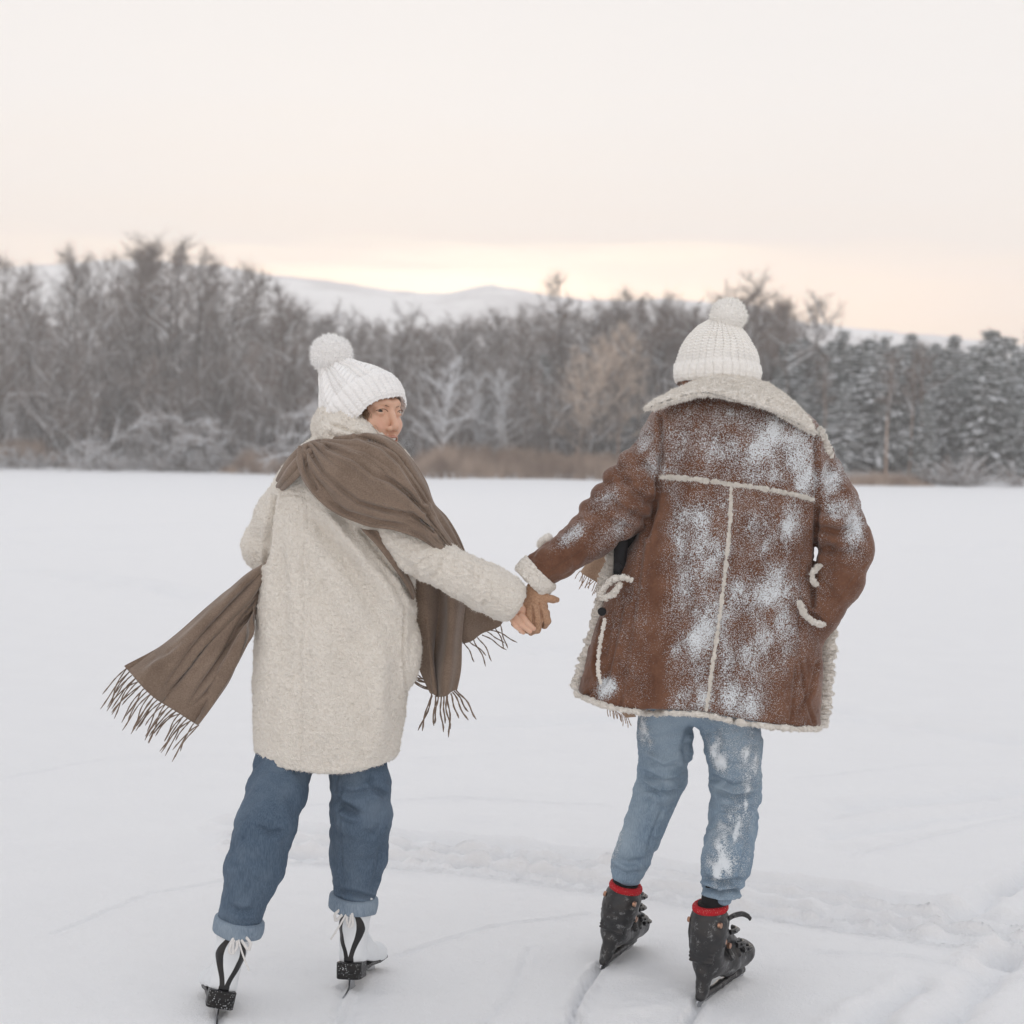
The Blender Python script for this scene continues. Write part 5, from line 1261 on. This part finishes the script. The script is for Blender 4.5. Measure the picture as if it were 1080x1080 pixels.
def bare_tree(name, seed, Hh, style, mb=None, mt=None, snow=.3, dens=1.0, tw=.010):
    g = np.random.default_rng(seed); tr, cr, sn = [], [], []
    mb = mb or m_bark; mt = mt or m_twig
    trunks = 1 if style != 'multi' else 3
    P_, D_ = [], []
    for q in range(trunks):
        lean = g.normal(size=2) * (.05 if style in ('tall', 'birch') else .16)
        if style == 'arch': lean = np.array((g.choice([-1, 1]) * .8, g.normal() * .3))
        d0 = np.array((lean[0], lean[1], 1.)); d0 /= np.linalg.norm(d0)
        tp, _ = branch_path(g, (g.normal() * .1 * (trunks - 1), g.normal() * .1 * (trunks - 1), -.3), d0, Hh * (.9 if style != 'arch' else 1.15), 12, {'tall': .022, 'birch': .02, 'arch': .07}.get(style, .05), {'arch': -.09}.get(style, .02))
        r0 = Hh * {'tall': .011, 'birch': .010, 'arch': .009}.get(style, .010)
        V, F = lowtube(tp, r0, r0 * .16, 7); tr.append((V, F, 0))
        lo = {'tall': .60, 'birch': .5, 'arch': .15}.get(style, .18)
        n1 = int({'tall': 15, 'birch': 14, 'arch': 16}.get(style, 22) / (1 if trunks == 1 else 1.8) * dens)
        if snow > .5: V, F = lowtube(tp[2:] + (0, 0, r0 * .5), r0 * .8, r0 * .3, 5); sn.append((V, F, 0))
        for i in range(n1):
            f = lo + (1 - lo) * (i + g.random()) / n1; k_ = f * 12; a = int(min(k_, 11)); p0 = tp[a] + (tp[a + 1] - tp[a]) * (k_ - a)
            az = g.random() * 6.28; el = {'tall': .72, 'birch': .8, 'arch': .25}.get(style, .75) + g.normal() * .25
            d = np.array((math.cos(az) * math.cos(el), math.sin(az) * math.cos(el), math.sin(el)))
            l1 = Hh * {'tall': .19, 'birch': .16, 'arch': .30}.get(style, .36) * (1.15 - .75 * (f - lo) / (1 - lo)) * (.6 + .6 * g.random())
            bp, bd = branch_path(g, p0, d, l1, 6, .13, {'arch': -.06}.get(style, .03)); rb = r0 * .34 * (1.1 - .6 * f)
            V, F = lowtube(bp, rb, rb * .3, 4); cr.append((V, F, 0))
            if g.random() < snow: V, F = lowtube(bp + (0, 0, rb * .8), rb * 1.0 + .028, rb * .5 + .014, 4); sn.append((V, F, 0))
            n2 = int((5 + g.integers(4)))
            for j in range(n2):
                f2 = .2 + .8 * (j + g.random()) / n2; k2 = f2 * 6; a2 = int(min(k2, 5)); p1 = bp[a2] + (bp[a2 + 1] - bp[a2]) * (k2 - a2)
                d2 = bd + g.normal(size=3) * .65 + (0, 0, .2 if style != 'arch' else -.1); d2 /= np.linalg.norm(d2); l2 = l1 * .42 * (.5 + g.random() * .8)
                b2, bd2 = branch_path(g, p1, d2, l2, 3, .18, .03); V, F = lowtube(b2, rb * .38 + .004, rb * .12 + .003, 3); cr.append((V, F, 0))
                if g.random() < snow * .6: V, F = lowtube(b2 + (0, 0, rb * .4), rb * .5 + .018, .012, 3); sn.append((V, F, 0))
                for m_ in range(4):
                    t_ = g.random(); k3 = t_ * 3; a3 = int(min(k3, 2)); pp = b2[a3] + (b2[a3 + 1] - b2[a3]) * (k3 - a3)
                    d3 = bd2 + g.normal(size=3) * .6; P_.append(pp); D_.append(d3 / np.linalg.norm(d3))
    P_ = np.array(P_); D_ = np.array(D_); mul = 3 if style in ('tall', 'birch') else 3
    pp = np.repeat(P_, mul, 0) + g.normal(size=(len(P_) * mul, 3)) * .05; dd = np.repeat(D_, mul, 0) + g.normal(size=(len(P_) * mul, 3)) * .45
    dd /= np.linalg.norm(dd, axis=1, keepdims=True); n = len(pp); ln = Hh * .055 * (.5 + g.random((n, 1)))
    fr = g.random(n) < snow * .5
    for msk, idx in ((~fr, 0), (fr, 1)):
        if msk.sum(): V, q4, q3 = tris(msk.sum(), pp[msk], dd[msk], ln[msk], tw, g); cr += [(V, q4, idx), (V, q3, idx)]
    root = empty(name, (0, 0, 0)); build('trunk', tr, mb, root); build('crown', cr + [(a_, b_, 2) for a_, b_, *_ in sn], [mt, m_frost, m_load], root)
    return root
def conifer(name, seed, Hh, R, snow=.5):
    g = np.random.default_rng(seed); tp = np.array([(0, 0, -.3), (g.normal() * .1, g.normal() * .1, Hh * .5), (g.normal() * .12, 0, Hh)])
    tr = [(*lowtube(tp, Hh * .014, .02, 7), 0)]; NV, N4, N3, SV = [], [], [], []
    zz = .12 * Hh; cp, cd, cs = [], [], []; br = []
    while zz < Hh * .985:
        f = zz / Hh; L_ = R * (1 - f) ** .75 * (.8 + .4 * g.random()) + .15; nb = 5 + int(3 * (1 - f))
        for i in range(nb):
            az = g.random() * 6.28; l = L_ * (.65 + .6 * g.random()); d = np.array((math.cos(az), math.sin(az), .25 - .55 * (1 - f) * g.random()))
            n = max(3, int(l / .16)); t = (np.arange(n) + .6) / n
            q = np.array((0, 0, zz)) + d * l * t[:, None] + np.array((0, 0, -.22 * l)) * (t ** 2)[:, None]
            br.append((*lowtube(np.vstack([(0, 0, zz), q[[n // 2, -1]]]), .018, .006, 3), 0))
            cp.append(q); cd.append(np.tile(d, (n, 1))); cs.append(.10 + .16 * (1 - t) ** .5 * (1 - f) + .04)
        zz += .30 + .10 * g.random() - .1 * f
    cp = np.concatenate(cp); cd = np.concatenate(cd); cs = np.concatenate(cs); cd /= np.linalg.norm(cd, axis=1, keepdims=True)
    mul = 7; n = len(cp) * mul; p = np.repeat(cp, mul, 0) + g.normal(size=(n, 3)) * np.repeat(cs, mul)[:, None] * (.75, .75, .4)
    d = np.repeat(cd, mul, 0) * .6 + g.normal(size=(n, 3)) * .6 + (0, 0, -.15); d /= np.linalg.norm(d, axis=1, keepdims=True)
    V, q4, q3 = tris(n, p, d, np.repeat(cs, mul)[:, None] * (1.0 + g.random((n, 1))), .035, g)
    cr = br + [(V, q4, 1), (V, q3, 1)]
    # pillows of snow on the boughs
    keep = g.random(len(cp)) < snow; c = cp[keep]; s_ = cs[keep] * (.8 + .6 * g.random(keep.sum())); m = len(c)
    th = np.arange(6) / 6 * 6.283; base = np.concatenate([np.c_[np.cos(th), np.sin(th), th * 0 - .15], np.c_[.65 * np.cos(th + .5), .65 * np.sin(th + .5), th * 0 + .30], [[0, 0, .42]]])
    bf = [(i, (i + 1) % 6, 6 + (i + 1) % 6, 6 + i) for i in range(6)]; bt = [(6 + i, 6 + (i + 1) % 6, 12) for i in range(6)]
    V = (c[:, None] + (0, 0, .05) + base[None] * s_[:, None, None] * (1 + .25 * g.normal(size=(m, 13, 3)))).reshape(-1, 3); o = np.arange(m)[:, None, None] * 13
    f4 = (o + np.array(bf)[None]).reshape(-1, 4); f3 = (o + np.array(bt)[None]).reshape(-1, 3)
    root = empty(name, (0, 0, 0)); build('trunk', tr, m_bark, root); build('crown', cr + [(V, f4, 2), (V, f3, 2)], [m_twig, m_needle, m_load], root)
    return root
def shrub(name, seed, Hh, snow=.6):
    g = np.random.default_rng(seed); cr, sn, P_, D_ = [], [], [], []
    for i in range(16):
        az = g.random() * 6.28; d = np.array((math.cos(az) * .8, math.sin(az) * .8, .5 + g.random())); d /= np.linalg.norm(d)
        bp, bd = branch_path(g, (g.normal() * .1, g.normal() * .1, -.1), d, Hh * (.7 + .5 * g.random()), 6, .16, -.04)
        cr.append((*lowtube(bp, .022, .008, 4), 0)); sn.append((*lowtube(bp + (0, 0, .03), .03, .022, 4), 0)) if g.random() < snow else None
        for k_ in range(9):
            a = 1 + g.integers(5); P_.append(bp[a]); D_.append(bd + g.normal(size=3) * .6)
    P_ = np.repeat(np.array(P_), 3, 0); D_ = np.repeat(np.array(D_), 3, 0) + g.normal(size=(len(P_), 3)) * .4; D_ /= np.linalg.norm(D_, axis=1, keepdims=True)
    n = len(P_); fr = g.random(n) < snow * .6; ln = Hh * .28 * (.5 + g.random((n, 1)))
    for msk, idx in ((~fr, 0), (fr, 1)):
        V, q4, q3 = tris(msk.sum(), P_[msk], D_[msk], ln[msk], .012, g); cr += [(V, q4, idx), (V, q3, idx)]
    root = empty(name, (0, 0, 0)); build('branches', cr + [(a_, b_, 2) for a_, b_, *_ in sn], [m_twig, m_frost, m_load], root)
    return root
used = set()
def plant(proto, x, y, sc_, label, cat, group, rz=None):
    if proto.name not in used:
        used.add(proto.name); r = proto
    else:
        r = proto.copy(); COL.objects.link(r)
        for ch in proto.children:
            c = ch.copy(); COL.objects.link(c); c.parent = r; c.matrix_parent_inverse = ch.matrix_parent_inverse
    r.location = (x, y, ground_z(x, y) - .05); r.scale = (sc_,) * 3; r.rotation_euler = (0, 0, rng.random() * 6.28 if rz is None else rz)
    r['label'] = label; r['category'] = cat
    if group: r['group'] = group
    return r
def PXY(px, dd):
    """ground position on sight column px, dd metres behind the shoreline"""
    xx = 0.
    for _ in range(6):
        yy = SH(xx) + dd; xx = (px - 540) / FPX * yy
    return xx, yy
def Hto(px, row, yy, xx=0): return (479.5 + (px - 540) * .0108 - row) * yy / FPX + 1.5 - ground_z(xx, yy)
tall = [bare_tree('bare_tree', 100 + i, 10, 'tall', snow=.12, tw=.007, dens=.9) for i in range(5)]
wide = [bare_tree('bare_tree', 200 + i, 10, 'wide', snow=.35, dens=1.1) for i in range(4)]
arch = [bare_tree('arching_tree', 300 + i, 7, 'arch', snow=.95) for i in range(4)]
brush = [bare_tree('bare_tree', 400 + i, 8, 'multi', snow=.25, dens=1.2) for i in range(3)]
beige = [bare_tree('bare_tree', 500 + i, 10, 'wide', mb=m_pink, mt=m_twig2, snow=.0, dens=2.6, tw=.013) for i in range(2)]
birch = [bare_tree('birch_tree', 600 + i, 10, 'birch', mb=m_pink, mt=m_twig, snow=.2) for i in range(3)]
rime = [bare_tree('snow_laden_tree', 700 + i, 8, 'wide', mb=m_frost, mt=m_frost, snow=1.0) for i in range(3)]
conf = [conifer('conifer', 800 + i, 9, (2.1, 1.7, 2.5, 1.9, 2.3)[i], (.6, .5, .8, .45, .65)[i]) for i in range(5)]
shr = [shrub('shrub', 900 + i, 1.6, (.9, .5, .8)[i]) for i in range(3)]
R_ = rng
def many(protos, spots, lab, cat, grp, base):
    for i, (px, dd, row) in enumerate(spots):
        x_, y_ = PXY(px, dd); h_ = Hto(px, row, y_, x_); plant(protos[i % len(protos)], x_, y_, max(h_, 1.5) / base, lab, cat, grp)
many(tall, [(px + R_.normal() * 4, 8 + R_.random() * 16, row + R_.normal() * 4) for px, row in
            [(-20, 280), (5, 274), (22, 282), (48, 288), (62, 270), (78, 262), (92, 284), (112, 268), (124, 256), (133, 262), (150, 258), (160, 257), (171, 268), (185, 258), (194, 255), (203, 262), (214, 268), (228, 276), (236, 280), (252, 275), (266, 290), (285, 300), (306, 310), (325, 316)]],
     'tall bare dark tree rising high above the wood on the left', 'bare tree', 'tall bare trees above the left wood', 9.2)
many(wide, [(px, 5 + R_.random() * 26, 328 + R_.normal() * 10) for px in np.linspace(-40, 345, 38)],
     'shorter spreading bare tree in the dense wood on the left', 'bare tree', 'spreading bare trees in the left wood', 9.6)
many(brush, [(px, 2.5 + R_.random() * 7, 385 + R_.normal() * 16) for px in np.linspace(-30, 340, 22)],
     'low many stemmed bare tree at the front edge of the left wood', 'bare tree', 'many stemmed trees at the front of the left wood', 8.2)
many(wide, [(px, 6 + R_.random() * 30, 338 + R_.normal() * 9 - 10 * (px > 560)) for px in np.linspace(345, 620, 34)],
     'bare grey brown tree in the wood behind the couple', 'bare tree', 'bare trees in the middle of the wood', 9.6)
many(brush, [(px, 3 + R_.random() * 7, 400 + R_.normal() * 12) for px in np.linspace(345, 640, 16)],
     'low many stemmed bare tree above the reeds in the middle', 'bare tree', 'many stemmed trees above the middle reeds', 8.2)
many(wide + tall, [(px, 6 + R_.random() * 26, 322 + R_.normal() * 9) for px in np.linspace(622, 835, 34)],
     'bare brown tree in the wood to the left and right of the man', 'bare tree', 'bare trees in the wood around the man', 9.5)
many(conf, [(px, 5 + R_.random() * 24, 362 + R_.normal() * 7 - (px > 1040) * 4) for px in np.linspace(815, 1110, 34)],
     'snow dusted dark conifer in the wood on the right', 'conifer', 'conifers in the right wood', 9)
many(conf, [(px, 3 + R_.random() * 5, 405 + R_.normal() * 14) for px in np.linspace(845, 1105, 13)],
     'small snow laden conifer at the front edge of the right wood', 'conifer', 'small conifers at the front of the right wood', 9)
many(conf, [(px, 12 + R_.random() * 10, 395 + R_.normal() * 14) for px in np.linspace(400, 830, 16)],
     'dark young conifer half hidden among the bare trees', 'conifer', 'young conifers among the bare trees', 9)
for px, dd, row, pr, lab in ((600, 5, 348, 0, 'broad bare tree with sunlight painted into its beige twigs, standing left of the man'), (652, 9, 355, 1, 'beige twigged bare tree just left of the man in the brown coat')):
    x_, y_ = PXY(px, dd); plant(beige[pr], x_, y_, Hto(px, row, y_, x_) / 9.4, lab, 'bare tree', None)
for px, dd, row, pr, lab in ((592, 18, 292, 0, 'tall thin bare treetop standing against the brightest part of the sky'), (666, 16, 305, 1, 'bare treetop rising above the wood midway between the couple'), (690, 18, 312, 2, 'bare treetop rising just left of the man in the hat'),
                             (772, 14, 288, 3, 'tall bare tree whose top shows above the cream pompom hat'), (800, 16, 306, 4, 'tall bare tree whose top shows just right of the cream pompom hat')):
    x_, y_ = PXY(px, dd); plant(tall[pr], x_, y_, Hto(px, row, y_, x_) / 9.2, lab, 'bare tree', None)
for px, dd, row, pr, lab in ((466, 3, 372, 0, 'snow covered pale tree with bent trunk right behind the woman'), (537, 4, 385, 1, 'pale snow covered tree with fanned branches midway behind the couple'), (512, 8, 395, 2, 'small pale snow covered tree between two larger pale ones')):
    x_, y_ = PXY(px, dd); plant(rime[pr], x_, y_, Hto(px, row, y_, x_) / 7.8, lab, 'snowy tree', None)
for px, dd, row, pr, lab in ((934, 3, 368, 0, 'slender pinkish birch trunk leftmost of the pale trunks on the right'), (958, 4, 372, 1, 'slender pinkish birch standing between two others on the right'), (972, 6, 360, 2, 'slender pinkish birch rightmost of the pale trunks on the right'),
                             (868, 5, 372, 0, 'slender pale birch beside the shoulder of the brown coat')):
    x_, y_ = PXY(px, dd); plant(birch[pr], x_, y_, Hto(px, row, y_, x_) / 9.2, lab, 'birch', None)
many(arch, [(px, .8 + R_.random() * 1.6, row) for px, row in [(15, 430), (55, 400), (90, 395), (120, 430), (150, 405), (185, 400), (200, 430), (225, 385), (250, 410), (275, 395), (300, 380), (320, 420), (345, 400)]],
     'bent tree arching low under snow along the left shore', 'snowy tree', 'snow bent trees along the left shore', 6.0)
many(shr, [(px, .8 + R_.random() * 2.5, 474 + R_.normal() * 3) for px in list(np.linspace(-10, 250, 17)) + [262, 300]],
     'low snow covered shrub on the bank at the left', 'shrub', 'snowy shrubs on the left bank', 1.4)
many(shr[1:2], [(px, .6 + R_.random() * 1.5, row) for px, row in [(1008, 476), (1016, 484), (1024, 478), (1076, 495), (985, 496)]],
     'rust brown shrub standing in the snow on the right bank', 'shrub', 'shrubs on the right bank', 1.4)
# wood thickening behind the single trees: one mass
def merged(protos, spots, name, label):
    acc = {}; mats_ = []
    for i, (x_, y_, s_, a_) in enumerate(spots):
        for ch in protos[i % len(protos)].children:
            me = ch.data; n = len(me.vertices); key = ch.data.name
            if key not in acc:
                v = np.empty(n * 3, np.float32); me.vertices.foreach_get('co', v); tot = np.empty(len(me.polygons), np.int32); me.polygons.foreach_get('loop_total', tot)
                li = np.empty(len(me.loops), np.int32); me.loops.foreach_get('vertex_index', li); mi = np.empty(len(me.polygons), np.int32); me.polygons.foreach_get('material_index', mi)
                st = np.cumsum(tot) - tot; q = tot == 4; f4 = li[st[q][:, None] + np.arange(4)]; f3 = li[st[~q][:, None] + np.arange(3)]
                for m in me.materials:
                    if m not in mats_: mats_.append(m)
                mm = np.array([mats_.index(m) for m in me.materials]); acc[key] = (v.reshape(-1, 3), f4, mm[mi[q]], f3, mm[mi[~q]])
            v, f4, m4, f3, m3 = acc[key]; c, s = math.cos(a_) * s_, math.sin(a_) * s_
            V = np.stack([v[:, 0] * c - v[:, 1] * s + x_, v[:, 0] * s + v[:, 1] * c + y_, v[:, 2] * s_ + ground_z(x_, y_)], 1)
            yield V, f4, m4, f3, m3, mats_
def mass(protos, spots, name, label, cat):
    Vs, L4, T4, MI, off = [], [], [], [], 0; ms = None
    for V, f4, m4, f3, m3, ms in merged(protos, spots, name, label):
        Vs.append(V); L4 += [(f4 + off).ravel(), (f3 + off).ravel()]; T4 += [np.full(len(f4), 4), np.full(len(f3), 3)]; MI += [m4, m3]; off += len(V)
    V = np.concatenate(Vs); lv = np.concatenate(L4); tot = np.concatenate(T4); mi = np.concatenate(MI)
    me = bpy.data.meshes.new(name); me.vertices.add(len(V)); me.vertices.foreach_set('co', V.astype(np.float32).ravel()); me.loops.add(len(lv)); me.loops.foreach_set('vertex_index', lv.astype(np.int32))
    me.polygons.add(len(tot)); me.polygons.foreach_set('loop_start', (np.cumsum(tot) - tot).astype(np.int32)); me.polygons.foreach_set('material_index', mi.astype(np.int32))
    for m in ms: me.materials.append(m)
    me.update(calc_edges=True); o = bpy.data.objects.new(name, me); COL.objects.link(o); o['kind'] = 'stuff'; o['label'] = label; o['category'] = cat
    return o
sp = []
for i in range(70 + 90):
    px = -60 + 1200 * (i + R_.random()) / 70 if i < 70 else (-60 - 520 * R_.random() if i % 2 else 1140 + 520 * R_.random()); dd = (30 if i < 70 else 4) + 40 * R_.random(); x_, y_ = PXY(px, dd)
    row = np.interp(px, [0, 330, 420, 600, 800, 850, 1080], [318, 332, 345, 330, 322, 366, 368]) + R_.normal() * 6
    sp.append((x_, y_, max(Hto(px, row, y_, x_), 2) / 9.6, R_.random() * 6.28))
mass([wide[0], brush[1], wide[2]], sp, 'woodland', 'far trees merging into a grey brown wood behind the shore trees', 'woodland')
sp = []
for i in range(150):
    px = -40 + 1160 * (i + R_.random()) / 150; x_, y_ = PXY(px, 9 + 26 * R_.random()); sp.append((x_, y_, 1.6 + 1.3 * R_.random(), R_.random() * 6.28))
mass([shr[1], shr[1], shr[0]], sp, 'undergrowth', 'dark tangled undergrowth on the floor of the wood', 'undergrowth')
# reeds
def reeds(name, spans, n, hh, label):
    g = np.random.default_rng(int(spans[0][0]) + 5); P_, hs = [], []
    tot = sum(b - a for a, b, *_ in spans)
    for a, b, d0, d1, hm in spans:
        k_ = int(n * (b - a) / tot); px = a + (b - a) * g.random(k_); dd = d0 + (d1 - d0) * g.random(k_)
        xx = np.zeros(k_)
        for _ in range(5): yy = SH(xx) + dd; xx = (px - 540) / FPX * yy
        b_ = np.clip(dd / 7, 0, 1); zz = b_ * b_ * (3 - 2 * b_) * .9 - .1
        clump = .72 + .30 * noise(np.stack([xx * .45, yy * .3, xx * 0], 1), 3) + .22 * noise(np.stack([xx * 1.7, yy * .9, xx * 0], 1), 4); edge = np.clip(np.minimum(px - a, b - px) / 26, 0, 1); clump = clump * (.25 + .75 * edge)
        P_.append(np.stack([xx, yy, zz], 1)); hs.append(hm * clump * (.6 + .5 * g.random(k_)))
    P_ = np.concatenate(P_); hs = np.concatenate(hs)[:, None]; n = len(P_); d = np.array((0, 0, 1.)) + g.normal(size=(n, 3)) * (.16, .16, .0)
    V, q4, q3 = tris(n, P_, d, hs, .014, g)
    m2 = g.random(n) < .16
    V2, a4, a3 = tris(int(m2.sum()), P_[m2], d[m2] * (1, 1, .55), hs[m2] * .55, .05, g)
    o = build(name, [(V, q4, 0), (V, q3, 0), (V2, a4, 1), (V2, a3, 1)], [m_reed, m_load], shade=False); o['kind'] = 'stuff'; o['label'] = label; o['category'] = 'reeds'
reeds('reeds', [(425, 665, -.5, 5, 2.1)], 26000, 2, 'brown dry reeds fringing the shore behind the couple')
reeds('reeds', [(228, 345, 0, 4, 1.9), (-20, 70, 3, 7, 2.2)], 11000, 2, 'brown dry reeds on the left shore behind the woman')
reeds('reeds', [(840, 985, -.3, 2.5, 1.15), (700, 855, 0, 4, 1.8)], 6000, 2, 'thin brown reeds at the right of the man in front of the conifers')
